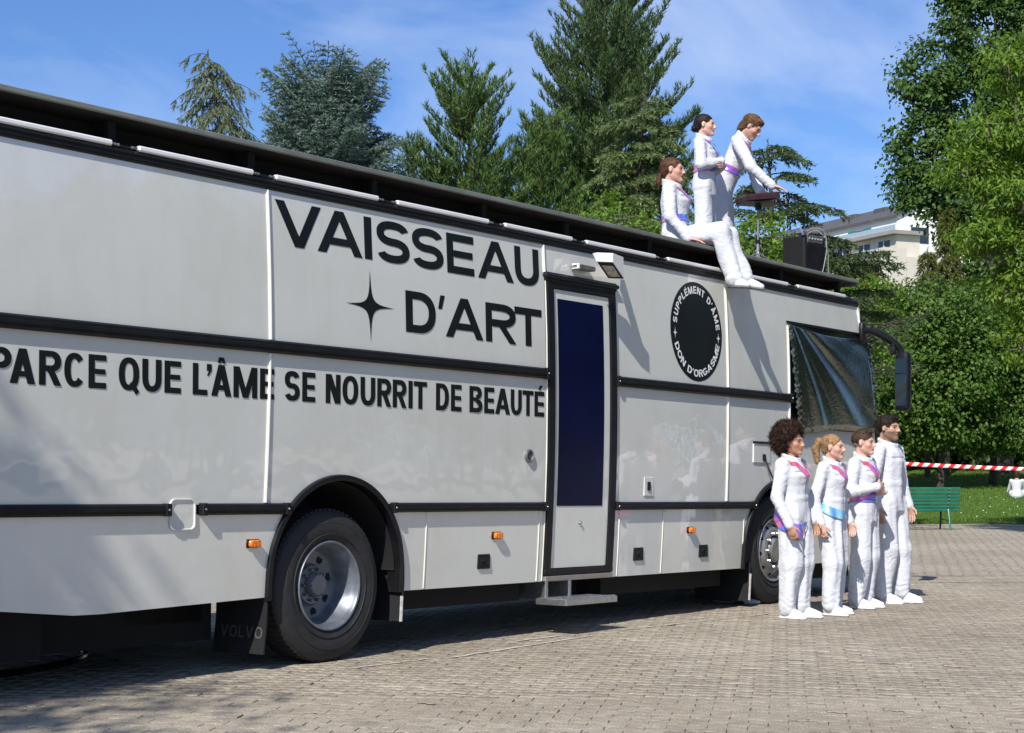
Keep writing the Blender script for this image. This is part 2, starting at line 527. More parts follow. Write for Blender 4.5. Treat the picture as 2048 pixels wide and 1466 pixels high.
def paint_mat(name):
    m, nt, N, L, b = new_mat(name)
    tc = N.new('ShaderNodeTexCoord')
    def noise(sc, det, vs):
        mp = N.new('ShaderNodeMapping'); mp.inputs['Scale'].default_value = vs
        L.new(tc.outputs['Object'], mp.inputs['Vector'])
        n = N.new('ShaderNodeTexNoise'); n.inputs['Scale'].default_value = sc; n.inputs['Detail'].default_value = det
        n.inputs['Roughness'].default_value = .6
        L.new(mp.outputs['Vector'], n.inputs['Vector']); return n
    n1 = noise(1.1, 5, (1, 1, .9))
    r = N.new('ShaderNodeValToRGB')
    e = r.color_ramp.elements
    e[0].position = .32; e[0].color = (.650, .645, .580, 1)
    e[1].position = .55; e[1].color = (.695, .700, .645, 1)
    L.new(n1.outputs['Fac'], r.inputs['Fac'])
    n3 = noise(7, 6, (1, 1, .18))                       # faint run marks
    r3 = N.new('ShaderNodeValToRGB')
    r3.color_ramp.elements[0].position = .30; r3.color_ramp.elements[0].color = (.965, .955, .93, 1)
    r3.color_ramp.elements[1].position = .52; r3.color_ramp.elements[1].color = (1, 1, 1, 1)
    L.new(n3.outputs['Fac'], r3.inputs['Fac'])
    mu = N.new('ShaderNodeMixRGB'); mu.blend_type = 'MULTIPLY'; mu.inputs[0].default_value = .8
    L.new(r.outputs['Color'], mu.inputs[1]); L.new(r3.outputs['Color'], mu.inputs[2])
    L.new(mu.outputs['Color'], b.inputs['Base Color'])
    b.inputs['Roughness'].default_value = .42
    b.inputs['Coat Weight'].default_value = 1.0
    b.inputs['Coat Roughness'].default_value = .035
    b.inputs['Coat IOR'].default_value = 1.95
    n2 = noise(2.2, 2, (1, 1, 1))
    bp = N.new('ShaderNodeBump'); bp.inputs['Strength'].default_value = .035; bp.inputs['Distance'].default_value = .25
    L.new(n2.outputs['Fac'], bp.inputs['Height'])
    L.new(bp.outputs['Normal'], b.inputs['Coat Normal'])
    return m

M_PAINT = paint_mat('cream_coach_paint')
M_BLACK = mat('black_rubber_trim', (.009, .009, .011), .42, var=.3, vscale=9, spec=.3, bump=.2, bscale=120, bdist=.002, rvar=.12)
M_UNDER = mat('underbody_black', (.007, .007, .008), .85, var=.3)
M_TYRE = mat('tyre_rubber', (.020, .020, .021), .72, var=.35, vscale=14, bump=.4, bscale=90, bdist=.003, rvar=.15)
M_RIMB = mat('blue_grey_rim', (.20, .22, .25), .38, .55, var=.25, vscale=12, rvar=.12)
M_RIMS = mat('silver_rim', (.40, .40, .39), .38, .75, var=.25, vscale=14, rvar=.15)
M_BEAD = mat('cream_bead', (.78, .76, .66), .3, var=.08, coat=.5)
M_WSTRIP = mat('white_strip', (.82, .82, .82), .25, var=.05, coat=.6)
M_DECK = mat('deck_edge_metal', (.21, .225, .20), .45, .2, var=.25, vscale=9, rvar=.15, stretch=(.3, 1, 1))
M_DECKT = mat('deck_shade_black_boards', (.016, .015, .014), .8, var=.3, vscale=5)  # boards coloured black to paint in the shade on the underside
M_NAVY = mat('navy_door_glass', (.002, .004, .030), .30, var=.3, vscale=2, spec=.18)
M_AMBER = mat('amber_lens', (.75, .20, .015), .18, var=.25, vscale=80, coat=.6)
M_STEEL = mat('brushed_steel', (.52, .53, .54), .32, .9, var=.18, vscale=25, rvar=.15)
M_STEELD = mat('weathered_steel', (.23, .235, .24), .5, .8, var=.3, vscale=18, rvar=.15)
M_LAMPW = mat('white_lamp_plastic', (.76, .755, .70), .35, var=.05)
M_LAMPG = mat('lamp_reflector', (.42, .40, .35), .16, .35, var=.45, vscale=30)
M_VINYL = mat('black_vinyl', (.008, .011, .011), .38, var=.2, vscale=3, spec=.28)
M_VINYLW = mat('white_vinyl', (.80, .80, .80), .4, var=.03)
M_FLAPT = mat('shade_dark_flap_lettering', (.07, .07, .07), .85)  # letter colour darkened for the shade under the coach
M_GLASS = mat('dark_windscreen', (.008, .010, .011), .06, var=.3, coat=.6)
M_PLATE = mat('grey_latch_plate', (.50, .51, .50), .35, .3, var=.1)

coach = empty('coach', mat=BUSM)
tag(coach, 'cream converted coach with black lettering, roof terrace and navy glass door', 'coach')

def lf(h):                                         # front edge of the side, raked screen
    return float(np.interp(h, [.3, 1.0, 1.85, 2.85, 3.15, 3.3], [8.52, 8.50, 8.40, 8.12, 8.06, 8.03]))

def patch(name, l0, l1, h0, h1, rows=8, cols=2, m=M_PAINT, off=0.0, gap=.003, parent=coach, rim=.014):
    """piece of the side skin between l0..l1, h0..h1; l may depend on h, h0 and h1 on l"""
    L0 = l0 if callable(l0) else (lambda h: l0)
    L1 = l1 if callable(l1) else (lambda h: l1)
    H0 = h0 if callable(h0) else (lambda l: h0)
    H1 = h1 if callable(h1) else (lambda l: h1)
    P = []
    hm0, hm1 = H0((L0(1.5)+L1(1.5))/2), H1((L0(1.5)+L1(1.5))/2)
    for j in range(cols+1):
        row = []
        for i in range(rows+1):
            lm = L0(1.5) + (L1(1.5)-L0(1.5))*j/cols
            a, b = H0(lm) + gap, H1(lm) - gap
            h = a + (b-a)*i/rows
            l = (L0(h)+gap) + (L1(h)-L0(h)-2*gap)*j/cols
            row.append((l, ys(h) + off, h))
        P.append(row)
    m_ = MB(); m_.grid(P)
    # returned edges
    def edge(pts):
        m_.grid([[(p[0], p[1]+rim, p[2]) for p in pts], pts])
    edge([P[j][0] for j in range(cols+1)][::-1]); edge([P[j][-1] for j in range(cols+1)])
    edge(P[0]); edge(P[-1][::-1])
    return m_.build(name, m, parent, smooth=40)

def bar(name, x0, x1, y0, y1, z0, z1, m, c=.006, parent=coach, smooth=30):
    b = MB(); b.box(x0, x1, y0, y1, z0, z1, 0, c)
    return b.build(name, m, parent, smooth=smooth)

# wheel arches: centre l, centre h, radius
RAR, FAR = (.05, .60, .635), (6.30, .60, .655)
def arch_top(l, A):
    dx = l - A[0]
    return A[1] + math.sqrt(max(0, A[2]**2 - dx*dx))
def rear_skirt(l):
    return .426 + (-1.816 - l)*.08 if l < -1.816 else .426 + .0217*(l + 1.816)
LREAR = -3.35

def build_shell():
    # dark inner shell keeps the joints dark and the inside closed
    s = MB()
    s.box(LREAR+.03, 8.0, .075, 2.44, 1.30, 3.12)
    s.box(LREAR+.03, RAR[0]-RAR[2]-.03, .075, 2.44, .56, 1.30); s.box(RAR[0]+RAR[2]+.04, FAR[0]-FAR[2]-.02, .09, 2.42, .50, 1.30)
    s.box(FAR[0]+FAR[2]+.03, 8.35, .09, 2.42, .50, 1.30)
    s.box(RAR[0]-.7, RAR[0]+.72, .70, 1.82, .62, 1.30); s.box(FAR[0]-.7, FAR[0]+.7, .62, 1.88, .62, 1.30)
    s.build('inner_shell', M_UNDER, coach, smooth=None)
    u = MB()                                       # chassis under the floor, its boxes lowered to block light below
    u.box(-1.4, -.75, .5, 2.0, .30, .56); u.box(.85, 2.35, .20, 2.38, .30, .5); u.box(2.35, 3.50, .45, 2.38, .30, .5); u.box(3.50, 5.50, .20, 2.38, .29, .5); u.box(7.05, 8.3, .25, 2.3, .28, .5)
    u.tube([(.05, .25, .52), (.05, 2.25, .52)], .09, 10); u.tube([(6.3, .25, .60), (6.3, 2.25, .60)], .07, 10)
    u.tube([(-2.7, 1.2, .45), (-1.0, .8, .32)], .05, 8)
    u.box(-3.25, -2.15, .35, 2.35, .16, .58); u.box(-2.15, -.66, .50, 2.38, .17, .58)  # low boxes added to hide the sunlit ground behind the tail
    u.build('chassis_and_light_block', M_UNDER, coach, smooth=30)
    # skins: upper row
    patch('side_panel', LREAR, -.63, 2.135, 3.125, 10, 4)
    patch('side_panel', -.63, 2.418, 2.135, 3.125, 10, 4)
    patch('side_panel', 2.418, 3.43, 2.90, 3.125, 3, 2)
    patch('side_panel', 3.39, 5.275, 2.125, 3.125, 10, 4)
    patch('side_panel', 5.275, lf, 2.125, 3.125, 10, 4)
    # middle row
    patch('side_panel', LREAR, -.645, 1.07, 2.055, 10, 4)
    rb = lambda l: max(1.07, arch_top(l, RAR)) if abs(l-RAR[0]) < RAR[2] else 1.07
    patch('side_panel', -.645, 2.43, rb, 2.055, 10, 90)
    patch('side_panel', 3.40, 5.272, 1.07, 2.05, 10, 4)
    fb = lambda l: max(1.07, arch_top(l, FAR)) if abs(l-FAR[0]) < FAR[2] else 1.07
    patch('side_panel', 5.272, lf, fb, 2.05, 10, 70)
    # skirts
    patch('skirt_panel', LREAR, lambda h: RAR[0] - (math.sqrt(max(0, RAR[2]**2-(max(h, RAR[1])-RAR[1])**2))), rear_skirt, 1.015, 8, 14)
    aR = lambda h: RAR[0] + math.sqrt(max(0, RAR[2]**2-(max(h, RAR[1])-RAR[1])**2))
    aF = lambda h: FAR[0] - math.sqrt(max(0, FAR[2]**2-(max(h, FAR[1])-FAR[1])**2))
    patch('skirt_panel', aR, .972, .45, 1.015, 8, 2)
    patch('skirt_panel', .972, 2.355, .45, 1.015, 8, 2)
    patch('skirt_panel', 2.355, 2.435, .45, 1.015, 8, 1)
    patch('skirt_panel', 3.41, 3.485, .45, 1.015, 8, 1)
    patch('skirt_panel', 3.485, 4.183, .45, 1.015, 8, 2)
    patch('skirt_panel', 4.183, 5.612, .45, 1.015, 8, 2)
    patch('skirt_panel', 5.612, aF, .45, 1.015, 8, 2)
    patch('skirt_panel', lambda h: FAR[0] + math.sqrt(max(0, FAR[2]**2-(max(h, FAR[1])-FAR[1])**2)), lf, .45, 1.015, 8, 3)
    # far side, roof, back
    f = MB(); f.grid([[(l, 2.5 - ys(h), h) for h in np.linspace(.45, 3.125, 14)] for l in (8.05, LREAR)])
    f.build('far_side', M_PAINT, coach, smooth=60)
    r = MB(); r.grid([[(l, y, 3.125 + .07*(1-((y-1.25)/1.2)**4)) for y in np.linspace(.05, 2.45, 15)] for l in (LREAR, 8.06)])
    r.build('roof', M_UNDER, coach, smooth=60)  # shade of the gap under the deck put into the roof's colour
    bk = MB(); bk.box(LREAR-.06, LREAR+.03, .04, 2.46, .5, 3.12, 0, .03); bk.build('rear_wall', M_PAINT, coach)
    # front: raked screen over a painted nose
    P = lambda h, s: (lf(h) + .16*(1-(2*s-1)**4), .03 + 2.44*s, h)
    g = MB(); g.grid([[P(h, s) for s in np.linspace(0, 1, 17)] for h in np.linspace(1.36, 3.0, 9)]); g.build('windscreen', M_GLASS, coach, smooth=60)
    g = MB(); g.grid([[P(h, s) for s in np.linspace(0, 1, 17)] for h in np.linspace(3.005, 3.14, 3)]); g.build('front_cap', M_PAINT, coach, smooth=60)
    g = MB(); g.grid([[P(h, s) for s in np.linspace(0, 1, 17)] for h in np.linspace(.42, 1.355, 6)]); g.build('front_panel', M_PAINT, coach, smooth=60)
    for s in (.12, .88):
        p = P(.75, s); b = MB(); b.lathe([(0, -.03), (.09, -.028), (.11, 0), (.11, .03)], 16, lambda r, a, t: (p[0]-t+.01, p[1]+r*math.cos(a), p[2]+r*math.sin(a)*.8))
        b.build('headlight', M_STEEL, coach, fix=True)
    # black corner post along the screen edge
    b = MB(); b.tube([(lf(h)+.012, ys(h)+.012, h) for h in np.linspace(.9, 3.13, 14)], .022, 8); b.build('corner_post', M_BLACK, coach)
    b = MB(); b.tube([(lf(h)-.018, ys(h)-.004, h) for h in np.linspace(2.86, 3.12, 5)], .010, 8); b.build('corner_bead', M_WSTRIP, coach)

def build_trim():
    # gutter rail along the roof edge with a white strip on it
    b = MB(); b.box(LREAR, 8.06, .034, .10, 3.118, 3.188, 0, .010); b.box(LREAR, 8.055, .028, .036, 3.136, 3.146, 0, .003); b.box(LREAR, 8.055, .028, .036, 3.164, 3.172, 0, .003)
    b.build('gutter_rail', M_BLACK, coach)
    posts = [-3.0, -1.816, -.663, .55, 1.811, 2.913, 4.174, 5.38, 6.60, 7.86]
    for a, c in zip(posts[:-1], posts[1:]):
        bar('gutter_strip', a+.10, c-.10, .030, .07, 3.191, 3.226, M_WSTRIP, .009)
    # horizontal rub rails
    def rail(x0, x1, h, hh):
        y = ys(h)
        b = MB(); b.box(x0, x1, y-.034, y+.02, h-hh, h+hh, 0, .012)
        b.box(x0, x1, y-.040, y-.034, h-hh*.25, h+hh*.25, 0, .0025)
        o = b.build('rub_rail', M_BLACK, coach)
        for x, s in ((x0, -1), (x1, 1)):
            e = MB()
            xa, xb = (x-.004, x+.045) if s < 0 else (x-.045, x+.004)
            e.box(xa, xb, y-.044, y+.018, h-hh-.003, h+hh+.003, 0, .006)
            e.lathe([(0, .004), (.006, .003), (.007, 0)], 8, lambda r, a, t: ((xa+xb)/2 + r*math.cos(a), y-.044-t, h+r*math.sin(a)), 1)
            e.build('rail_end_cap', [M_BLACK, M_STEEL], o, fix=True)
    rail(LREAR, 2.42, 2.094, .042); rail(3.392, 6.49, 2.088, .042)
    rail(LREAR, -1.483, 1.042, .036); rail(-1.227, -.455, 1.044, .036); rail(.575, 2.428, 1.046, .034); rail(3.412, 5.79, 1.046, .034)
    # vertical beads over the skin joints
    def bead(l, h0, h1, dl=0):
        b = MB(); b.tube([(l + dl*(1-(h-h0)/(h1-h0)), ys(h)-.002, h) for h in np.linspace(h0, h1, 9)], .0125, 8)
        b.build('joint_bead', M_BEAD, coach)
    bead(-.632, 2.14, 3.115); bead(-.638, 1.085, 2.048, -.02); bead(2.418, 2.90, 3.115); bead(5.278, 2.135, 3.115); bead(5.272, 1.085, 2.044)
    bead(6.47, 1.3, 2.8)
    # thin bright edges beside the door and on skirt joints
    def thin(l, h0, h1):
        b = MB(); b.tube([(l, ys(h)-.001, h) for h in np.linspace(h0, h1, 6)], .0055, 6); b.build('joint_bead', M_BEAD, coach)
    thin(2.43, .46, 2.88); thin(3.497, .46, 1.0); thin(4.19, .46, 1.0); thin(.975, .46, 1.0); thin(2.357, .46, 1.0); thin(5.616, .46, 1.0)
    # wheel arch lips
    for A in (RAR, FAR):
        b = MB()
        ang = np.linspace(-.35, math.pi + .35, 61)
        P = []
        for a in ang:
            ca, sa = math.cos(a), math.sin(a)
            if sa < 0: base = (A[0] + math.copysign(A[2], ca), A[1] + sa*.45)
            else: base = (A[0] + A[2]*ca, A[1] + A[2]*sa)
            if sa < 0: nrm = (math.copysign(1, ca), 0)
            else: nrm = (ca, sa)
            y = ys(base[1])
            P.append([(base[0]+nrm[0]*r, y+d, base[1]+nrm[1]*r) for (r, d) in ((.004, .10), (-.004, -.022), (.010, -.032), (.034, -.028), (.040, .004))])
        b.grid(P); b.build('arch_lip', M_BLACK, coach, smooth=40, fix=True)
        h = MB()                                   # housing behind the wheel
        P = [[(A[0]+(A[2]-.01)*math.cos(a), y, A[1]+(A[2]-.01)*math.sin(a)) for y in (.06, .72)] for a in np.linspace(0, math.pi, 25)]
        h.grid(P); h.build('wheel_housing', M_UNDER, coach, smooth=60)

def wheel(l, h, rear, y0=.045, flip=False):
    w = empty('wheel'); w.parent = coach
    w.location = (l, y0 if not flip else 2.5-y0, h)
    if flip: w.rotation_euler = (0, 0, math.pi)
    fn = lambda r, a, t: (r*math.cos(a), t, r*math.sin(a))
    t = MB()
    prof = [(.300, .022), (.325, .006), (.37, -.004), (.42, -.008), (.455, .000), (.492, .014), (.509, .03), (.517, .05)]
    t.lathe(prof + [(.517, .26), (.50, .29), (.40, .30), (.30, .28)], 72, fn)
    for k in range(72):                            # tread blocks on the shoulder
        a0, a1 = 2*math.pi*k/72, 2*math.pi*(k+.6)/72
        for r0, r1, y_a, y_b in ((.512, .5225, .040, .080), (.515, .5225, .09, .15), (.515, .5225, .16, .225)):
            pts = [(r*math.cos(a), y, r*math.sin(a)) for r in (r0, r1) for a in (a0, a1) for y in (y_a, y_b)]
            V = pts; F = [(0, 1, 3, 2), (4, 6, 7, 5), (0, 2, 6, 4), (1, 5, 7, 3), (0, 4, 5, 1), (2, 3, 7, 6)]
            t.raw(V, F)
    for rr in (.352, .43):                         # raised rings on the sidewall
        t.lathe([(rr-.004, -.003), (rr-.002, -.0085), (rr+.002, -.0085), (rr+.004, -.003)], 48, fn)
    t.build('tyre', M_TYRE, w, smooth=40)
    r = MB()
    if rear:
        r.lathe([(.303, .020), (.306, .006), (.300, -.002), (.290, .002), (.283, .018), (.276, .05), (.268, .06), (.262, .11), (.252, .125), (.248, .175), (.236, .196), (.150, .205), (.13, .19), (.12, .175), (.0, .172)], 64, fn)
        o = r.build('rim', M_RIMB, w, smooth=35)
        for k in range(8):
            hd = MB(); a = 2*math.pi*(k+.3)/8; c = (.195*math.cos(a), .195*math.sin(a))
            hd.poly([(c[0]+.030*math.cos(q), .1985, c[1]+.030*math.sin(q)) for q in np.linspace(0, 2*math.pi, 14)[:-1]])
            hd.build('hand_hole', M_UNDER, o, smooth=None)
        hb = MB(); hb.lathe([(.135, .18), (.13, .165), (.088, .160), (.080, .115), (.066, .100), (0, .097)], 40, fn); hb.build('hub', M_RIMB, w, smooth=35)
        for k in range(10):
            nt = MB(); a = 2*math.pi*k/10; cx, cz = .108*math.cos(a), .108*math.sin(a)
            nt.lathe([(.0125, .165), (.0125, .14), (.008, .132), (0, .131)], 6, lambda r_, q, y: (cx+r_*math.cos(q), y, cz+r_*math.sin(q)))
            nt.build('wheel_nut', M_RIMB, w, smooth=30)
        for k in range(14):
            nt = MB(); a = 2*math.pi*k/14; cx, cz = .071*math.cos(a), .071*math.sin(a)
            nt.lathe([(.007, .12), (.007, .098), (0, .096)], 6, lambda r_, q, y: (cx+r_*math.cos(q), y, cz+r_*math.sin(q)))
            nt.build('hub_bolt', M_RIMB, w, smooth=30)
    else:
        r.lathe([(.303, .020), (.306, .006), (.300, -.002), (.290, .004), (.282, .022), (.274, .045), (.262, .050), (.235, .028), (.205, .004), (.19, -.004), (.150, -.004), (.142, .004), (.138, .06), (.06, .065)], 64, fn)
        o = r.build('rim', M_RIMS, w, smooth=35)
        for k in range(10):
            hd = MB(); a = 2*math.pi*(k+.2)/10; c = (.238*math.cos(a), .238*math.sin(a))
            ca, sa = math.cos(a), math.sin(a)
            pts = []
            for q in np.linspace(0, 2*math.pi, 12)[:-1]:
                dr, dt = .016*math.cos(q), .020*math.sin(q)
                rr = .238 + dr; y = float(np.interp(rr, [.205, .235, .262], [.004, .028, .050])) - .003
                pts.append((rr*ca - dt*sa, y, rr*sa + dt*ca))
            hd.poly(pts)
            hd.build('hand_hole', M_UNDER, o, smooth=None)
        hb = MB(); hb.lathe([(.138, .05), (.125, .035), (.12, -.01), (.10, -.03), (.0, -.034)], 40, fn); hb.build('hub', M_RIMS, w, smooth=35)
        for k in range(10):
            nt = MB(); a = 2*math.pi*k/10; cx, cz = .168*math.cos(a), .168*math.sin(a)
            nt.lathe([(.016, .0), (.016, -.022), (.011, -.032), (0, -.033)], 8, lambda r_, q, y: (cx+r_*math.cos(q), y, cz+r_*math.sin(q)))
            nt.build('wheel_nut', M_STEEL, w, smooth=30)

def build_door():
    d = empty('entrance_door'); d.parent = coach
    y = .012
    # frame
    b = MB()
    def post(x0, x1, h0, h1):
        P = [[(x, ys(h)-.022, h) for h in np.linspace(h0, h1, 10)] for x in (x0, x1)]
        b.grid(P)
        b.grid([[(x0, ys(h)+.04, h) for h in np.linspace(h0, h1, 10)], P[0]]); b.grid([P[1], [(x1, ys(h)+.04, h) for h in np.linspace(h0, h1, 10)]])
    post(2.437, 2.515, .50, 2.885); post(3.318, 3.402, .50, 2.885)
    b.grid([[(x, ys(h)-.020, h) for h in (2.782, 2.885)] for x in (2.515, 3.318)])
    b.box(2.437, 3.402, ys(.5)-.03, ys(.5)+.03, .498, .548, 0, .006)
    b.build('door_frame', M_BLACK, d, smooth=40, fix=True)
    hd = MB(); hd.box(2.415, 3.425, .005, .07, 2.835, 2.905, 0, .008); hd.box(2.40, 3.44, -.012, .06, 2.858, 2.892, 0, .01); hd.build('door_header', M_BLACK, d)
    patch('door_leaf', 2.517, 3.316, .552, 2.78, 12, 2, off=-.006, parent=d)
    g = MB(); g.grid([[(x, ys(h)-.0095, h) for h in np.linspace(1.05, 2.703, 10)] for x in (2.574, 3.222)]); g.build('door_glass', M_NAVY, d, smooth=60)
    k = MB(); k.lathe([(0, -.018), (.010, -.017), (.012, -.006), (.018, -.004), (.018, .0)], 14, lambda r, a, t: (2.909+r*math.cos(a), ys(.914)-.006+t, .914+r*math.sin(a))); k.build('door_lock', M_STEEL, d, fix=True)
    s = MB(); s.box(2.445, 3.40, .01, .20, .452, .494, 0, .005); s.build('door_sill', mat('door_sill_metal', (.30, .28, .24), .5, .4), d)
    # fold-out step of punched plate
    st = MB()
    x0, x1, ya, yb, h0, h1 = 2.38, 3.10, -.235, .06, .275, .325
    st.box(x0, x1, ya, ya+.012, h0, h1, 0, .004); st.box(x0, x0+.012, ya+.012, yb, h0, h1, 0, .003); st.box(x1-.012, x1, ya+.012, yb, h0, h1, 0, .003)
    for i in range(26):
        x = x0 + .012 + (x1-x0-.024)*(i+.5)/26
        st.box(x-.011, x+.011, ya+.012, yb, h1-.008, h1-.004 + (.004 if i % 2 else 0), 0, 0)
    for j in range(7):
        yy = ya + .03 + j*.042
        st.box(x0+.012, x1-.012, yy-.009, yy+.009, h1-.011, h1-.0045, 0, 0)
    for i in range(24):
        x = x0 + .03 + (x1-x0-.06)*i/23
        st.box(x-.010, x+.010, ya+.006, ya+.02, h1, h1+.008, 0, .002)
    st.box(x0+.1, x0+.14, yb-.02, yb+.25, .30, .46, 0, .004); st.box(x1-.30, x1-.26, yb-.02, yb+.25, .30, .46, 0, .004)
    st.build('folding_step', M_STEEL, d, smooth=30)

def build_fittings():
    # recessed flap in the low rail
    fl = MB()
    x0, x1, h0, h1, rr = -1.472, -1.258, .913, 1.112, .045
    def rrect(inset, y):
        pts = []
        for cx, cz, a0 in ((x1-rr, h1-rr, 0), (x0+rr, h1-rr, 90), (x0+rr, h0+rr, 180), (x1-rr, h0+rr, 270)):
            for k in range(6):
                a = math.radians(a0 + 90*k/5); pts.append((cx+(rr-inset)*math.cos(a), y, cz+(rr-inset)*math.sin(a)))
        return pts
    y = ys(1.0)
    A, B, C, D = rrect(0, y-.001), rrect(.003, y-.012), rrect(.010, y-.012), rrect(.014, y-.003)
    for P, Q in ((A, B), (B, C), (C, D)):
        n = len(P)
        for i in range(n): fl.poly([P[i], P[(i+1) % n], Q[(i+1) % n], Q[i]])
    fl.poly(D[::-1]); fl.build('filler_flap', M_PAINT, coach, smooth=40, fix=True)
    # amber side markers
    for l, h in ((-.756, .822), (1.809, .828), (4.653, .827)):
        y = ys(h); b = MB()
        b.box(l-.056, l+.056, y-.008, y+.004, h-.028, h+.028, 1, .004); b.box(l-.050, l+.050, y-.040, y-.008, h-.024, h+.024, 0, .010)
        b.box(l-.02, l-.012, y-.0415, y-.038, h-.02, h+.02, 0, 0); b.box(l+.012, l+.02, y-.0415, y-.038, h-.02, h+.02, 0, 0)
        b.build('side_marker_light', [M_AMBER, M_BLACK], coach, smooth=40)
    # locker latches
    for l in (1.67, 3.816, 4.898):
        h = .634; y = ys(h); b = MB()
        b.box(l-.075, l+.075, y-.010, y+.01, h-.056, h+.056, 0, .006); b.build('locker_latch', M_BLACK, coach)
        b2 = MB(); b2.box(l-.05, l+.03, y-.0125, y-.0095, h-.028, h+.03, 0, .002); b2.box(l-.046, l+.0, y-.019, y-.0125, h-.004, h+.022, 0, .002)
        b2.lathe([(0, .006), (.011, .005), (.013, 0)], 10, lambda r, a, t: (l+.045+r*math.cos(a), y-.010-t, h-.02+r*math.sin(a)))
        b2.build('latch_handle', M_UNDER, coach.children[-1], smooth=30, fix=True)
    # round socket
    l, h = 2.191, 1.44; y = ys(h); b = MB()
    b.lathe([(.052, 0), (.052, -.016), (.043, -.022), (.036, -.016), (.034, -.004), (.018, -.004), (.016, -.012), (0, -.013)], 28, lambda r, a, t: (l+r*math.cos(a), y+t, h+r*math.sin(a)))
    b.build('round_socket', M_STEELD, coach, fix=True)
    # small locks: square plate with a dark slot
    for l, h, w, hh in ((3.936, 1.212, .075, .082),):
        y = ys(h); b = MB(); b.box(l-w, l+w, y-.006, y+.01, h-hh, h+hh, 0, .004); o = b.build('lock_plate', M_PAINT, coach)
        b = MB(); b.box(l-.030, l+.012, y-.018, y-.006, h-.035, h+.040, 0, .003); b.build('lock_slot', M_BLACK, o)
    # hinged cover with a cable port near the front wheel
    b = MB(); y = ys(1.54); b.box(5.75, 6.08, y-.010, y+.01, 1.445, 1.64, 0, .005); o = b.build('power_hatch', M_PAINT, coach)
    b = MB(); b.box(5.745, 6.085, y-.018, y-.002, 1.628, 1.650, 0, .003); b.box(5.92, 5.975, y-.020, y-.009, 1.468, 1.530, 0, .003); b.build('hatch_hinge', M_BLACK, o)
    # strip lamp over the door
    b = MB(); b.box(2.775, 3.035, -.045, .03, 2.962, 3.002, 0, .008); b.box(2.775, 2.80, -.050, .02, 2.960, 3.004, 1, .004); b.build('strip_lamp', [M_STEELD, M_WSTRIP], coach)
    # flood lamp: slanted box on a wall bracket, glass face turned down to the door
    G = np.array([2.975, -.25, 3.02]); e1 = np.array([-.105, .09, .0]); e3 = np.array([.20, .02, -.115]); e2 = np.array([0, 0, .072])
    A_, B_, C_, D_, E_, F_ = G+e1+e2, G+e2, G+e2+e3*np.array([.9, 1, .1]), G+e3, G+e1+e3, G+e1
    o = MB(); o.hull([A_, B_, C_, D_, E_, F_, G, E_+np.array([.01, .03, .05]), C_+np.array([-.05, .10, .0]), A_+np.array([.03, .06, 0])])
    fl_ = o.build('flood_lamp', M_LAMPW, coach, smooth=25)
    br = MB(); br.hull([C_+np.array([-.06, .03, -.02]), C_+np.array([.0, .03, -.02]), C_+np.array([-.06, .03, -.09]), C_+np.array([.0, .03, -.09]),
             (3.40, .0, 3.07), (3.46, .0, 3.07), (3.40, .0, 2.97), (3.46, .0, 2.97)]); br.build('lamp_bracket', M_LAMPW, fl_, smooth=25)
    nf = np.cross(e1, e3); nf /= np.linalg.norm(nf); nf = nf if nf[2] < 0 else -nf
    fc = lambda u, v, e: G + e1*u + e3*v + nf*e
    g = MB(); g.poly([fc(u, v, .003) for u, v in ((.03, .03), (.97, .03), (.97, .97), (.03, .97))]); g.build('lamp_bezel', M_BLACK, fl_, smooth=None, fix=True)
    g = MB(); g.poly([fc(u, v, .006) for u, v in ((.16, .20), (.84, .20), (.84, .86), (.16, .86))]); g.build('lamp_glass', M_LAMPG, fl_, smooth=None, fix=True)
    # mud flaps
    def flap(l, h0, h1, y0=.03, y1=.62):
        m = MB(); m.grid([[(l + .03*math.sin((h-h0)*5) , y, h) for y in np.linspace(y0, y1, 6)] for h in np.linspace(h0, h1, 6)])
        m.grid([[(l + .012 + .03*math.sin((h-h0)*5) , y, h) for y in np.linspace(y1, y0, 6)] for h in np.linspace(h0, h1, 6)])
        m.grid([[(l + .03*math.sin((h-h0)*5) + d, y0, h) for d in (.012, 0)] for h in np.linspace(h0, h1, 6)])
        return m.build('mud_flap', M_UNDER, coach, smooth=60)
    flap_r = flap(-.645, .10, .48, .03, .50); flap(5.735, .14, .50); flap(.690, .24, .72, .01, .30)
    mfe = mat('pale_flap_edge', (.42, .42, .40), .6, var=.3, vscale=30)  # pale tone for the two flap edges
    m = MB(); m.tube([(.688, .004, .24), (.695, .002, .42)], .012, 6); m.build('flap_edge', mfe, coach)
    m = MB(); m.tube([(5.737, .022, .15), (5.75, .018, .40)], .011, 6); m.build('flap_edge', mfe, coach)
    # mirror on a curved arm
    mr = empty('wing_mirror'); mr.parent = coach
    a = MB()
    pts = [(8.08, -.005, 2.88), (8.20, -.10, 2.87), (8.32, -.20, 2.79), (8.40, -.27, 2.71), (8.425, -.30, 2.62)]
    cs = []
    for i in range(len(pts)-1):
        for t in np.linspace(0, 1, 5)[:-1]: cs.append(np.array(pts[i])*(1-t)+np.array(pts[i+1])*t)
    cs.append(np.array(pts[-1])); cs = np.array(cs)
    for _ in range(2): cs[1:-1] = (cs[:-2] + 2*cs[1:-1] + cs[2:])/4
    a.tube(cs, [.036]*4 + [.042]*(len(cs)-8) + [.036]*4, 10); a.box(8.03, 8.13, -.030, .02, 2.74, 2.96, 0, .012); a.build('mirror_arm', M_BLACK, mr, smooth=50)
    h = MB()
    cx, cy = 8.435, -.305
    ring = []
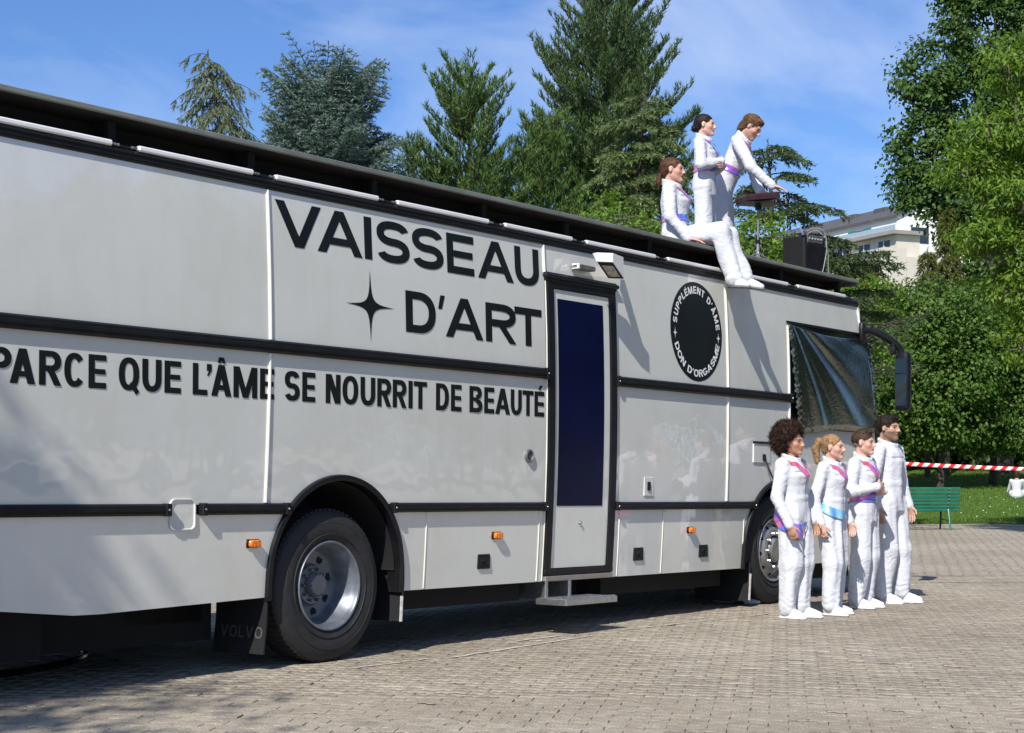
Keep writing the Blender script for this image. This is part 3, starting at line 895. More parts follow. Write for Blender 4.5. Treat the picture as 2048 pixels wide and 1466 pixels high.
    for z, s in ((2.66, .5), (2.645, .9), (2.60, 1.0), (2.32, 1.02), (2.08, 1.0), (2.05, .92), (2.035, .6)):
        ring.append([(cx + .060*s*math.copysign(abs(math.cos(q))**.6, math.cos(q)) , cy + .078*s*math.copysign(abs(math.sin(q))**.6, math.sin(q)), z) for q in np.linspace(0, 2*math.pi, 21)])
    h.grid(ring); h.poly([p for p in ring[0][:-1]]); h.poly([p for p in ring[-1][:-1]][::-1]); h.build('mirror_housing', M_BLACK, mr, smooth=50, fix=True)
    g = MB(); xg = cx - .0625
    g.poly([(xg, cy-.064, 2.09), (xg, cy+.064, 2.09), (xg, cy+.064, 2.42), (xg, cy-.064, 2.42)]); g.poly([(xg, cy-.064, 2.435), (xg, cy+.064, 2.435), (xg, cy+.064, 2.59), (xg, cy-.064, 2.59)])
    g.build('mirror_glass', mat('mirror_glass', (.22, .22, .22), .06, 1.0, var=.03), mr, smooth=None, fix=True)
    s = MB(); s.tube([(8.36, -.23, 2.76), (8.30, -.25, 2.72), (8.28, -.26, 2.69)], .02, 8); s.box(8.24, 8.31, -.29, -.23, 2.62, 2.71, 0, .015); s.build('kerb_mirror', M_BLACK, mr, smooth=40)

def build_terrace():
    t = empty('roof_terrace', (0, .06, 0)); t.parent = coach
    x0, x1 = -3.2, 8.04
    b = MB(); b.box(x0, x1, -.020, 2.44, 3.372, 3.402, 0, .003); b.build('deck', M_DECKT, t)
    e = MB(); e.box(x0-.004, x1+.004, -.036, -.020, 3.374, 3.405, 0, .004); e.box(x0, x1, -.030, -.020, 3.3700, 3.374, 0, .001); e.build('deck_edge', M_DECK, t)
    e = MB(); e.box(x1, x1+.016, -.02, 2.44, 3.338, 3.40, 0, .005); e.build('deck_edge', M_DECK, t)
    f = MB(); f.box(x0+.05, x1-.10, .26, .32, 3.215, 3.370, 0, .004); f.build('deck_beam', M_UNDER, t)
    f = MB(); f.box(x0+.05, x1-.1, 2.2, 2.26, 3.2, 3.37); f.build('deck_beam', M_UNDER, t)
    for l in [-3.0, -1.816, -.663, .55, 1.811, 2.913, 4.174, 5.38, 6.60, 7.86]:
        p = MB(); p.box(l-.03, l+.03, .10, .15, 3.192, 3.3715, 0, .005); p.box(l-.028, l+.028, .15, 2.2, 3.30, 3.370, 0, 0)
        p.build('terrace_post', M_UNDER, t)
        c = MB()
        for s in (-1, 1):
            for k in (.055, .082): c.lathe([(0, -.016), (.009, -.014), (.010, 0)], 6, lambda r, a, y: (l+s*k+r*math.cos(a), -.014+y+.004, 3.206+r*math.sin(a)))
        c.box(l-.095, l+.095, -.006, .03, 3.194, 3.214, 1, .003)
        c.build('rail_clip', [M_STEEL, M_BLACK], t, smooth=40, fix=True)

build_shell(); build_trim()
wheel(.0, .519, True); wheel(6.27, .519+6.27*math.sin(BT)+.002, False)
wheel(.0, .519, True, flip=True); wheel(6.27, .519+6.27*math.sin(BT)+.002, False, flip=True)
build_door(); build_fittings(); build_terrace()

# ------------------------------------------------------------------ lettering
def _clip(poly, y0, y1):
    for sgn, lim in ((1, y0), (-1, -y1)):
        out = []
        for i in range(len(poly)):
            a, b = poly[i], poly[(i+1) % len(poly)]
            da, db = sgn*a[1]-lim, sgn*b[1]-lim
            if da >= 0: out.append(a)
            if (da >= 0) != (db >= 0):
                t = da/(da-db); out.append((a[0]+(b[0]-a[0])*t, a[1]+(b[1]-a[1])*t))
        poly = out
    return poly
def g_bar(x0, x1, y0, y1): return [[(x0, y0), (x1, y0), (x1, y1), (x0, y1)]]
def g_par(xb, xt, w, y0=0., y1=1.): return [[(xb-w/2, y0), (xb+w/2, y0), (xt+w/2, y1), (xt-w/2, y1)]]
def g_arc(cx, cy, rx, ry, a0, a1, tx, ty, n=2.3, seg=28):
    def pt(a, ax, ay):
        c, s = math.cos(a), math.sin(a)
        return (cx + ax*math.copysign(abs(c)**(2/n), c), cy + ay*math.copysign(abs(s)**(2/n), s))
    A = [math.radians(a0 + (a1-a0)*i/seg) for i in range(seg+1)]
    return [[pt(A[i], rx, ry), pt(A[i+1], rx, ry), pt(A[i+1], rx-tx, ry-ty), pt(A[i], rx-tx, ry-ty)] for i in range(seg)]

def glyph(ch, w, t, th):
    """strips of convex polygons in a box w x 1; t = stem width, th = stroke height"""
    h = w/2
    acc = None
    if ch == 'Â': ch, acc = 'A', '^'
    if ch == 'É': ch, acc = 'E', "/"
    S = []
    if ch == 'V': S = [g_par(h, t*.56, t*1.12), g_par(h, w-t*.56, t*1.12)]
    elif ch == 'A': 
        S = [g_par(t*.56, h, t*1.12), g_par(w-t*.56, h, t*1.12)]
        f = .30; S.append(g_bar(t*.56+(h-t*.56)*f, w-t*.56-(h-t*.56)*f, .20, .20+th*.9))
    elif ch == 'I': S = [g_bar(0, t, 0, 1)]
    elif ch == 'L': S = [g_bar(0, t, 0, 1), g_bar(t, w, 0, th)]
    elif ch == 'E': S = [g_bar(0, t, 0, 1), g_bar(t, w, 0, th), g_bar(t, w, 1-th, 1), g_bar(t, w*.95, .5-th*.45, .5+th*.45)]
    elif ch == 'T': S = [g_bar(h-t/2, h+t/2, 0, 1-th), g_bar(0, w, 1-th, 1)]
    elif ch == 'S':
        ry = (1+th)/4
        S = [g_arc(h, 1-ry, h, ry, 18, 270, t, th), g_arc(h, ry, h, ry, 90, -162, t, th)]
    elif ch == 'U': S = [g_bar(0, t, .42, 1), g_bar(w-t, w, .42, 1), g_arc(h, .42, h, .42, 180, 360, t, th)]
    elif ch == 'D': S = [g_bar(0, t, 0, 1), g_bar(t, w*.42, 1-th, 1), g_bar(t, w*.42, 0, th), g_arc(w*.42, .5, w*.58, .5, -90, 90, t, th)]
    elif ch == 'O': S = [g_arc(h, .5, h, .5, 0, 360, t, th, seg=44)]
    elif ch == 'Q': S = [g_arc(h, .5, h, .5, 0, 360, t, th, seg=44), [[(w*.52, .20), (w*.68, .29), (w*1.02, -.03), (w*.84, -.13)]]]
    elif ch == 'C': S = [g_arc(h, .5, h, .5, 38, 322, t, th, seg=36)]
    elif ch == 'G': S = [g_arc(h, .5, h, .5, 40, 345, t, th, seg=36), g_bar(w*.52, w, .36, .36+th*.85), g_bar(w-t, w, .2, .36)]
    elif ch in 'PR':
        c = .70 if ch == 'R' else .68
        ry = 1-c if False else (1-.40)/2
        cy = 1-ry
        S = [g_bar(0, t, 0, 1), g_bar(t, w*.52, 1-th, 1), g_bar(t, w*.52, 1-2*ry, 1-2*ry+th), g_arc(w*.52, cy, w*.48, ry, -90, 90, t, th)]
        if ch == 'R': S.append(g_par(w-t*.5, w*.52, t*1.08, 0, .44))
    elif ch == 'B':
        S = [g_bar(0, t, 0, 1), g_bar(t, w*.5, 1-th, 1), g_bar(t, w*.5, .5-th*.4, .5+th*.45), g_bar(t, w*.5, 0, th),
             g_arc(w*.5, .5+.25+.0-.0, w*.45, .25, -90, 90, t, th), g_arc(w*.5, .26, w*.5, .26+.0, -90, 90, t, th)]
    elif ch == 'N': S = [g_bar(0, t, 0, 1), g_bar(w-t, w, 0, 1), g_par(w-t*.62, t*.62, t*1.2)]
    elif ch == 'M': S = [g_bar(0, t, 0, 1), g_bar(w-t, w, 0, 1), g_par(h, t*.6, t*1.05), g_par(h, w-t*.6, t*1.05)]
    elif ch == "'": S = [[[(0, .66), (w*.55, .66), (w, 1), (w*.35, 1)]]]
    elif ch == '’': S = [g_bar(0, w, .78, 1), [[(0, .62), (w*.35, .62), (w, .78), (w*.45, .78)]]]
    if acc == '^': S.append([[(h-.20*w-.0, 1.06), (h-.04*w, 1.06), (h+.04*w, 1.24), (h-.12*w, 1.24)]]); 
    if acc == '^': S.append([[(h+.04*w, 1.06), (h+.20*w, 1.06), (h+.12*w, 1.24), (h-.04*w, 1.24)]])
    if acc == '/': S.append([[(h-.12*w, 1.06), (h+.08*w, 1.06), (h+.34*w, 1.24), (h+.06*w, 1.24)]])
    return S

def put_glyph(ch, w, t, th, fn, m, parent, off=.0026):
    b = MB()
    for i, strip in enumerate(glyph(ch, w, t, th)):
        for poly in strip:
            b.poly([fn(x, y, off + .0004*i) for x, y in poly])
    return b.build('letter', m, parent, smooth=None, fix=False)

def side_fn(l0, h0, H):
    return lambda x, y, o: (l0 + x*H, ys(h0 + y*H) - o, h0 + y*H)

import re
def px_l(px, h):                                   # photo column -> position along the coach at height h
    lo, hi = -4.0, 9.0
    for _ in range(50):
        mid = (lo+hi)/2; p = bus_pt(mid, -ys(h), h)
        if 1024 + FPX*p[0]/p[1] < px: lo = mid
        else: hi = mid
    return (lo+hi)/2

def word(spec, h0, H, t, th):
    for ch, a, b in spec:
        la, lb = px_l(a, h0+H/2), px_l(b, h0+H/2)
        put_glyph(ch, (lb-la)/H, t, th, side_fn(la, h0, H), M_VINYL, coach)
word([('V', 550.5, 642.5), ('A', 633.5, 723.5), ('I', 728, 745), ('S', 753, 818), ('S', 824, 886), ('E', 893, 947), ('A', 954.5, 1026), ('U', 1029, 1077)], 2.770, .296, .262, .190)
word([('D', 811, 870.5), ("'", 876, 890), ('A', 890.5, 966), ('R', 971, 1031), ('T', 1029, 1083)], 2.296, .296, .262, .190)
zz = 560/2048.
word([('P', -26, 22), ('A', 19, 70), ('R', 77.5, 121.5), ('C', 128, 169.5), ('E', 176.5, 212), ('Q', 237, 278), ('U', 284, 322.5), ('E', 328.5, 361.5), ('L', 385, 414.5), ('’', 413, 423), ('Â', 422, 462.5), ('M', 466.5, 514), ('E', 519.5, 548),
      ('S', 569, 599), ('E', 604, 630), ('N', 651, 680.5), ('O', 684.5, 716), ('U', 720.5, 750), ('R', 754, 781.5), ('R', 785, 812), ('I', 816.5, 824.5), ('T', 827, 853.5), ('D', 871.5, 897), ('E', 901.5, 922.5), ('B', 938.5, 964), ('E', 968, 988), ('A', 990, 1019.5), ('U', 1021, 1043), ('T', 1044.5, 1066.5), ('É', 1068.5, 1088)], 1.752, .196, .235, .175)

def star(l, h, a, b, w, m, parent, off=.0026):
    """four-pointed star with hollow sides"""
    s = MB(); pts = []
    for k in range(4):
        a0 = math.pi/2*k
        L0 = a if k % 2 == 0 else b; L1 = b if k % 2 == 0 else a
        p0 = (L0*math.cos(a0), L0*math.sin(a0)); p1 = (L1*math.cos(a0+math.pi/2), L1*math.sin(a0+math.pi/2))
        for i in range(10):
            t = i/10.; c = (w*(math.cos(a0)+math.cos(a0+math.pi/2)), w*(math.sin(a0)+math.sin(a0+math.pi/2)))
            # cubic pulled hard to the centre
            q = [(1-t)**3*p0[j] + 3*(1-t)**2*t*c[j] + 3*(1-t)*t*t*c[j] + t**3*p1[j] for j in (0, 1)]
            pts.append(q)
    for i in range(len(pts)):
        p, q = pts[i], pts[(i+1) % len(pts)]
        s.poly([(l, ys(h)-off, h), (l+p[0], ys(h+p[1])-off, h+p[1]), (l+q[0], ys(h+q[1])-off, h+q[1])])
    return s.build('star', m, parent, smooth=None)
star(.343, 2.446, .252, .250, .014, M_VINYL, coach)

# round black emblem with white words round its edge
def build_emblem():
    c = (4.735, 2.606); R = .447
    e = MB()
    P = [[(c[0]+r*math.cos(a), ys(c[1]+r*math.sin(a))-.0022, c[1]+r*math.sin(a)) for r in np.linspace(0.001, R, 6)] for a in np.linspace(0, 2*math.pi, 65)]
    e.grid(P); em = e.build('round_emblem', M_VINYL, coach, smooth=60)
    W = {'S': .78, 'U': .82, 'P': .74, 'L': .62, 'É': .70, 'E': .70, 'M': 1.05, 'N': .86, 'T': .72, 'D': .84, "'": .26, 'Â': .92, 'A': .92, 'O': .92, 'R': .80, 'G': .90, ' ': .42}
    def ring(text, H, rbase, a_start, a_end, top):
        tot = sum(W[ch] for ch in text) + .16*(len(text)-1)
        span = (a_start - a_end) if top else (a_end - a_start)
        x = 0
        for ch in text:
            w = W[ch]
            f = (x + w/2)/tot
            if ch != ' ':
                a = (a_start - span*f) if top else (a_start + span*f)
                k = span*rbase/tot/H                  # letter width scale
                def fn(gx, gy, o, a=a, w=w, k=k):
                    u = (gx - w/2)*k*H; v = gy*H
                    if top: rad = rbase + v; tx, tz = math.cos(a), math.sin(a); sx, sz = math.sin(a), -math.cos(a)
                    else: rad = rbase - v; tx, tz = math.cos(a), math.sin(a); sx, sz = -math.sin(a), math.cos(a)
                    lx = c[0] + tx*rad + sx*u; hz = c[1] + tz*rad + sz*u
                    return (lx, ys(hz) - .0030 - o + .0026, hz)
                put_glyph(ch, w, .22, .20, fn, M_VINYLW, em, .0034)
            x += w + .16
    ring("SUPPLÉMENT D'ÂME", .066, .342, math.radians(172), math.radians(6), True)
    ring("DON D'ORGASME", .066, .408, math.radians(199), math.radians(345), False)
    for s in (-1, 1):
        star(c[0]+s*.375, c[1]-.035, .040, .058, .004, M_VINYLW, em, .0056)
build_emblem()

# shade-darkened maker's letters moulded on the rear mud flap, read from behind
def flap_letters():
    H = .075; y = .44
    for ch, w in (('V', .95), ('O', .95), ('L', .7), ('V', .95), ('O', .95)):
        fn = lambda gx, gy, o, y=y: (-.645 - o + .03*math.sin((.10 + gy*H)*5), y - gx*H, .20 + gy*H)
        put_glyph(ch, w, .2, .15, fn, M_FLAPT, [o for o in coach.children if o.name.startswith('mud_flap')][0], .004)
        y -= (w + .17)*H
flap_letters()
# ------------------------------------------------------------------ people: smooth solid fields, meshed
class Vox:
    def __init__(s, lo, hi, h):
        s.lo = np.array(lo, float) - 3*h; s.h = h
        s.n = np.ceil((np.array(hi, float) + 3*h - s.lo)/h).astype(int) + 1
        s.F = np.full(s.n, 1.0, np.float32)
        s.ax = [(s.lo[i] + h*np.arange(s.n[i])).astype(np.float32) for i in range(3)]
    def _sl(s, lo, hi):
        a = np.clip(np.floor((np.array(lo)-s.lo)/s.h).astype(int), 0, s.n-1)
        b = np.clip(np.ceil((np.array(hi)-s.lo)/s.h).astype(int)+1, 1, s.n)
        return tuple(slice(int(a[i]), int(max(a[i]+1, b[i]))) for i in range(3))
    def grid(s, sl):
        return (s.ax[0][sl[0]][:, None, None], s.ax[1][sl[1]][None, :, None], s.ax[2][sl[2]][None, None, :])
    def add(s, prim, k=.0):
        fn, lo, hi = prim
        mg = max(k, .0) + 3*s.h + .015
        sl = s._sl(np.array(lo)-mg, np.array(hi)+mg)
        d = fn(*s.grid(sl)).astype(np.float32); A = s.F[sl]
        if k > 0:
            e = np.clip(k - np.abs(A-d), 0, None)/k
            s.F[sl] = np.minimum(A, d) - e*e*k*.25
        else: s.F[sl] = np.minimum(A, d)
    def sub(s, prim, k=.0):
        fn, lo, hi = prim
        mg = max(k, 0) + 3*s.h + .01
        sl = s._sl(np.array(lo)-mg, np.array(hi)+mg)
        d = -fn(*s.grid(sl)).astype(np.float32); A = s.F[sl]
        if k > 0:
            e = np.clip(k - np.abs(A-d), 0, None)/k
            s.F[sl] = np.maximum(A, d) + e*e*k*.25
        else: s.F[sl] = np.maximum(A, d)
    def displace(s, fn):
        i = np.nonzero(np.abs(s.F) < .05)
        p = [s.ax[a][i[a]] for a in range(3)]
        s.F[i] += fn(*p)
    def mesh(s):
        F = s.F; I = F < 0
        c = np.zeros(np.array(F.shape)-1, np.int8)
        for dx in (0, 1):
            for dy in (0, 1):
                for dz in (0, 1):
                    c += I[dx:I.shape[0]-1+dx, dy:I.shape[1]-1+dy, dz:I.shape[2]-1+dz]
        act = (c > 0) & (c < 8)
        idx = np.full(act.shape, -1, np.int64)
        ii = np.argwhere(act); idx[act] = np.arange(len(ii))
        acc = np.zeros((len(ii), 3)); cnt = np.zeros(len(ii))
        cor = [(a, b, d) for a in (0, 1) for b in (0, 1) for d in (0, 1)]
        val = {q: F[ii[:, 0]+q[0], ii[:, 1]+q[1], ii[:, 2]+q[2]] for q in cor}
        for q in cor:
            for a in range(3):
                if q[a] == 0:
                    q2 = tuple(q[b] + (b == a) for b in range(3))
                    v0, v1 = val[q], val[q2]
                    m = (v0 < 0) != (v1 < 0)
                    t = np.where(m, v0/np.where(m, v0-v1, 1), 0)
                    for b in range(3):
                        acc[:, b] += np.where(m, q[b] + (t if b == a else 0), 0)
                    cnt += m
        V = s.lo + s.h*(ii + acc/cnt[:, None])
        faces = []
        for a in range(3):
            b, d = (a+1) % 3, (a+2) % 3
            s0 = [slice(None)]*3; s1 = [slice(None)]*3
            s0[a] = slice(0, -1); s1[a] = slice(1, None)
            A0, A1 = I[tuple(s0)], I[tuple(s1)]
            e = np.argwhere(A0 != A1)
            ok = (e[:, b] > 0) & (e[:, d] > 0) & (e[:, b] < F.shape[b]-1) & (e[:, d] < F.shape[d]-1)
            e = e[ok]
            ins = A0[e[:, 0], e[:, 1], e[:, 2]]
            def cell(ob, od):
                q = e.copy(); q[:, b] += ob; q[:, d] += od
                return idx[q[:, 0], q[:, 1], q[:, 2]]
            f = np.stack([cell(-1, -1), cell(0, -1), cell(0, 0), cell(-1, 0)], 1)
            f[~ins] = f[~ins][:, ::-1]
            faces.append(f)
        return V, np.concatenate(faces)

def nrm(v):
    v = np.array(v, float); return v/np.linalg.norm(v)

def cone(a, b, ra, rb, ripple=None):
    a, b = np.array(a, float), np.array(b, float); ab = b-a; L2 = max(ab@ab, 1e-9); L = math.sqrt(L2)
    def fn(X, Y, Z):
        px, py, pz = X-a[0], Y-a[1], Z-a[2]
        t0 = (px*ab[0]+py*ab[1]+pz*ab[2])/L2
        t = np.clip(t0, 0, 1)
        d = np.sqrt((px-t*ab[0])**2+(py-t*ab[1])**2+(pz-t*ab[2])**2) - (ra + (rb-ra)*t)
        if ripple is not None: d = d + ripple(t, L, X, Y, Z)
        return d
    r = max(ra, rb) + (.012 if ripple else 0)
    return fn, np.minimum(a, b)-r, np.maximum(a, b)+r

def ell(c, r, R=None):
    c, r = np.array(c, float), np.array(r, float); R = np.eye(3) if R is None else np.array(R)
    def fn(X, Y, Z):
        p = (X-c[0], Y-c[1], Z-c[2])
        q = [R[i][0]*p[0]+R[i][1]*p[1]+R[i][2]*p[2] for i in range(3)]
        k0 = np.sqrt((q[0]/r[0])**2+(q[1]/r[1])**2+(q[2]/r[2])**2)
        k1 = np.sqrt((q[0]/r[0]**2)**2+(q[1]/r[1]**2)**2+(q[2]/r[2]**2)**2) + 1e-6
        return k0*(k0-1)/k1
    m = r.max(); return fn, c-m, c+m

def column(O, R, prof, mx):
    """elliptic column in frame (O, rows of R = right, forward, up); prof rows z, rx, ry, cy"""
    O = np.array(O, float); prof = np.array(prof, float)
    z0, z1 = prof[0, 0], prof[-1, 0]
    def fn(X, Y, Z):
        p = (X-O[0], Y-O[1], Z-O[2])
        q = [R[i][0]*p[0]+R[i][1]*p[1]+R[i][2]*p[2] for i in range(3)]
        zc = np.clip(q[2], z0, z1)
        rx, ry, cy = (np.interp(zc, prof[:, 0], prof[:, i]) for i in (1, 2, 3))
        u, v = q[0]/rx, (q[1]-cy)/ry
        k = np.sqrt(u*u+v*v) + 1e-6
        d = (k-1)*np.sqrt(q[0]**2+(q[1]-cy)**2+1e-6)/k
        dz = np.maximum(np.maximum(z0-q[2], q[2]-z1), -1)
        return np.where(dz > 0, np.sqrt(np.maximum(d, 0)**2+dz**2), np.maximum(d, dz))
    cs = [O + R[2]*z for z in (z0, z1)]
    return fn, np.minimum(*cs)-mx, np.maximum(*cs)+mx

def sines(seed, n, f0, f1, zs=1.0):
    rs = np.random.default_rng(seed)
    K = rs.normal(size=(n, 3)); K /= np.linalg.norm(K, axis=1, keepdims=True)
    K *= (f0 + (f1-f0)*rs.random(n))[:, None]; K[:, 2] *= zs; ph = rs.random(n)*6.28
    def fn(X, Y, Z):
        o = 0
        for k, p in zip(K, ph): o = o + np.sin(k[0]*X+k[1]*Y+k[2]*Z+p)
        return o/math.sqrt(n)
    return fn

def frame(fwd, up=(0, 0, 1)):
    up = nrm(up); f = np.array(fwd, float); f = nrm(f-up*(f@up)); r = np.cross(f, up)
    return np.array([r, f, up])

def head_prims(hc, R, s=1.0, masc=0.0):
    """list of (op, prim, k) in head frame R (right, forward, up) about hc"""
    W = lambda x, y, z: hc + s*(R[0]*x + R[1]*y + R[2]*z)
    e = lambda c, r: ell(W(*c), np.array(r)*s, R)
    c = lambda a, b, ra, rb: cone(W(*a), W(*b), ra*s, rb*s)
    P = [('+', e((0, -.016, .032), (.0755, .096, .084)), 0),
         ('+', e((0, .030, -.028), (.057+.004*masc, .062, .080+.004*masc)), .03),
         ('+', c((-.042, .002, -.054), (0, .060, -.090-.004*masc), .018+.003*masc, .018+.004*masc), .025), ('+', c((.042, .002, -.054), (0, .060, -.090-.004*masc), .018+.003*masc, .018+.004*masc), .025),
         ('+', e((-.040, .052, -.022), (.022, .024, .020)), .025), ('+', e((.040, .052, -.022), (.022, .024, .020)), .025),
         ('+', c((-.040, .076, .022), (-.010, .088, .020), .010, .010), .018), ('+', c((.040, .076, .022), (.010, .088, .020), .010, .010), .018),
         ('-', e((-.034, .096, .002), (.020, .018, .011)), .010), ('-', e((.034, .096, .002), (.020, .018, .011)), .010),
         ('+', e((-.034, .072, .001), (.0135, .0125, .0115)), .003), ('+', e((.034, .072, .001), (.0135, .0125, .0115)), .003),
         ('+', c((0, .090, .014), (0, .1125, -.030), .0075, .0105), .014), ('+', e((-.012, .099, -.034), (.009, .012, .008)), .008), ('+', e((.012, .099, -.034), (.009, .012, .008)), .008),
         ('+', c((-.018, .086, -.056), (.018, .086, -.056), .006, .006), .010), ('+', e((0, .094, -.055), (.017, .0085, .0065)), .008), ('+', e((0, .092, -.067), (.015, .0085, .0065)), .008),
         ('+', e((0, .080, -.098), (.018, .015, .014)), .02),
         ('+', e((-.077, -.008, -.006), (.008, .016, .027)), .008), ('+', e((.077, -.008, -.006), (.008, .016, .027)), .008),
         ('-', e((-.087, -.002, -.004), (.006, .010, .016)), .004), ('-', e((.087, -.002, -.004), (.006, .010, .016)), .004)]
    return P

def hand_prims(w, d, pn, side, curl=.5, s=1.0, spread=0.0):
    """w wrist, d finger direction, pn palm normal (fingers curl to it), side towards the thumb"""
    d, pn = nrm(d), np.array(pn, float); pn = nrm(pn - d*(pn@d)); side = np.array(side, float); side = nrm(side - d*(side@d) - pn*(side@pn))
    P = [(ell(w + d*.048*s, np.array((.040, .050, .0155))*s, np.array([side, d, pn])), .012),
         (cone(w - d*.02*s, w + d*.02*s, .024*s, .026*s), .02)]
    for i, (off, L) in enumerate(((.031, .066), (.011, .076), (-.010, .071), (-.030, .056))):
        a = w + (d*.085 + side*off)*s
        c1 = curl*(.55 + .12*i); d1 = nrm(d*math.cos(c1) + pn*math.sin(c1) + side*off*spread*6)
        b = a + d1*L*.55*s
        c2 = c1 + curl*1.0; d2 = nrm(d*math.cos(c2) + pn*math.sin(c2))
        P += [(cone(a - d*.02*s, b, .0095*s, .0085*s), .006), (cone(b, b + d2*L*.5*s, .0085*s, .007*s), .003)]
    a = w + (d*.022 + side*.030)*s; d1 = nrm(d*.72 + side*.55 + pn*.25)
    b = a + d1*.045*s; d2 = nrm(d*.85 + side*.15 + pn*.4)
    P += [(cone(a, b, .013*s, .0105*s), .010), (cone(b, b + d2*.032*s, .0105*s, .0085*s), .003)]
    return P

def skin_mat(name, col, lip):
    m, nt, N, L, b = new_mat(name)
    at = N.new('ShaderNodeAttribute'); at.attribute_name = 'tone'
    n = N.new('ShaderNodeTexNoise'); n.inputs['Scale'].default_value = 60
    tc = N.new('ShaderNodeTexCoord'); L.new(tc.outputs['Object'], n.inputs['Vector'])
    mr = N.new('ShaderNodeMapRange'); mr.inputs['To Min'].default_value = .88; mr.inputs['To Max'].default_value = 1.1
    L.new(n.outputs['Fac'], mr.inputs['Value'])
    mu = N.new('ShaderNodeMixRGB'); mu.blend_type = 'MULTIPLY'; mu.inputs[0].default_value = 1
    L.new(at.outputs['Color'], mu.inputs[1]); L.new(mr.outputs['Result'], mu.inputs[2])
    L.new(mu.outputs['Color'], b.inputs['Base Color'])
    b.inputs['Roughness'].default_value = .48
    b.inputs['Subsurface Weight'].default_value = .12
    b.inputs['Subsurface Radius'].default_value = (.012, .005, .003)
    b.inputs['Subsurface Scale'].default_value = .6
    return m

def suit_mat():
    m, nt, N, L, b = new_mat('white_cotton')
    tc = N.new('ShaderNodeTexCoord')
    n = N.new('ShaderNodeTexNoise'); n.inputs['Scale'].default_value = 9; n.inputs['Detail'].default_value = 4
    n.inputs['Distortion'].default_value = 1.2
    n2 = N.new('ShaderNodeTexNoise'); n2.inputs['Scale'].default_value = 34; n2.inputs['Detail'].default_value = 3; n2.inputs['Distortion'].default_value = 1.5
    for x in (n, n2): L.new(tc.outputs['Object'], x.inputs['Vector'])
    r = N.new('ShaderNodeValToRGB'); r.color_ramp.elements[0].color = (.575, .585, .625, 1); r.color_ramp.elements[1].color = (.625, .635, .67, 1)
    L.new(n.outputs['Fac'], r.inputs['Fac']); L.new(r.outputs['Color'], b.inputs['Base Color'])
    # creases: thin ridged lines from two folded noises, fine weave wrinkles on top
    def ridge(src, wdt):
        a = N.new('ShaderNodeMath'); a.operation = 'SUBTRACT'; a.inputs[1].default_value = .5; L.new(src, a.inputs[0])
        c = N.new('ShaderNodeMath'); c.operation = 'ABSOLUTE'; L.new(a.outputs[0], c.inputs[0])
        d = N.new('ShaderNodeMapRange'); d.inputs['From Max'].default_value = wdt; L.new(c.outputs[0], d.inputs['Value']); return d.outputs['Result']
    mp = N.new('ShaderNodeMapping'); mp.inputs['Scale'].default_value = (1, 1, 1.5); L.new(tc.outputs['Object'], mp.inputs['Vector'])
    n3 = N.new('ShaderNodeTexNoise'); n3.inputs['Scale'].default_value = 5.0; n3.inputs['Detail'].default_value = 2; n3.inputs['Distortion'].default_value = .6; L.new(mp.outputs['Vector'], n3.inputs['Vector'])
    s1, s2 = ridge(n3.outputs['Fac'], .10), ridge(n.outputs['Fac'], .08)
    m1 = N.new('ShaderNodeMath'); m1.operation = 'MULTIPLY_ADD'; m1.inputs[1].default_value = .6; L.new(s2, m1.inputs[0]); L.new(s1, m1.inputs[2])
    ad = N.new('ShaderNodeMath'); ad.operation = 'MULTIPLY_ADD'; ad.inputs[1].default_value = .10; L.new(n2.outputs['Fac'], ad.inputs[0]); L.new(m1.outputs[0], ad.inputs[2])
    bp = N.new('ShaderNodeBump'); bp.inputs['Strength'].default_value = .28; bp.inputs['Distance'].default_value = .011
    L.new(ad.outputs['Value'], bp.inputs['Height']); L.new(bp.outputs['Normal'], b.inputs['Normal'])
    b.inputs['Roughness'].default_value = .85; b.inputs['Specular IOR Level'].default_value = .2; b.inputs['Sheen Weight'].default_value = .15
    return m
M_SUIT = suit_mat()
M_SEAM = mat('grey_seam_thread', (.40, .41, .45), .8, var=.05)
M_SHOE = mat('white_knit_shoe', (.72, .73, .76), .75, var=.05, vscale=30, bump=.3, bscale=220, bdist=.002)
M_SOLE = mat('grey_rubber_sole', (.52, .52, .53), .7, var=.15, vscale=25)
M_SOLED = mat('worn_dark_sole', (.16, .15, .15), .8, var=.3, vscale=30)

def sash_mat(name, cols):
    """iridescent foil fabric; cols = list of (pos, rgb)"""
    m, nt, N, L, b = new_mat(name)
    tc = N.new('ShaderNodeTexCoord'); n = N.new('ShaderNodeTexNoise'); n.inputs['Scale'].default_value = 7.5; n.inputs['Detail'].default_value = 1.5
    L.new(tc.outputs['Object'], n.inputs['Vector'])
    r = N.new('ShaderNodeValToRGB')
    while len(r.color_ramp.elements) < len(cols): r.color_ramp.elements.new(.5)
    for e, (p, c) in zip(r.color_ramp.elements, cols): e.position = p; e.color = (*c, 1)
    L.new(n.outputs['Fac'], r.inputs['Fac']); L.new(r.outputs['Color'], b.inputs['Base Color'])
    b.inputs['Metallic'].default_value = .35; b.inputs['Roughness'].default_value = .25
    b.inputs['Coat Weight'].default_value = .6
    return m
PINK, RED, VIOL, BLUE, CYAN = (.85, .22, .42), (.80, .10, .16), (.42, .14, .72), (.10, .22, .85), (.25, .62, .95)
M_SASH = sash_mat('iridescent_pink_violet', [(.30, VIOL), (.42, PINK), (.54, RED), (.66, PINK)])
M_SASHB = sash_mat('iridescent_sky_blue', [(.30, BLUE), (.5, CYAN), (.66, (.45, .75, .98))])
M_SASHV = sash_mat('iridescent_blue_violet', [(.32, CYAN), (.42, BLUE), (.50, VIOL), (.60, PINK)])

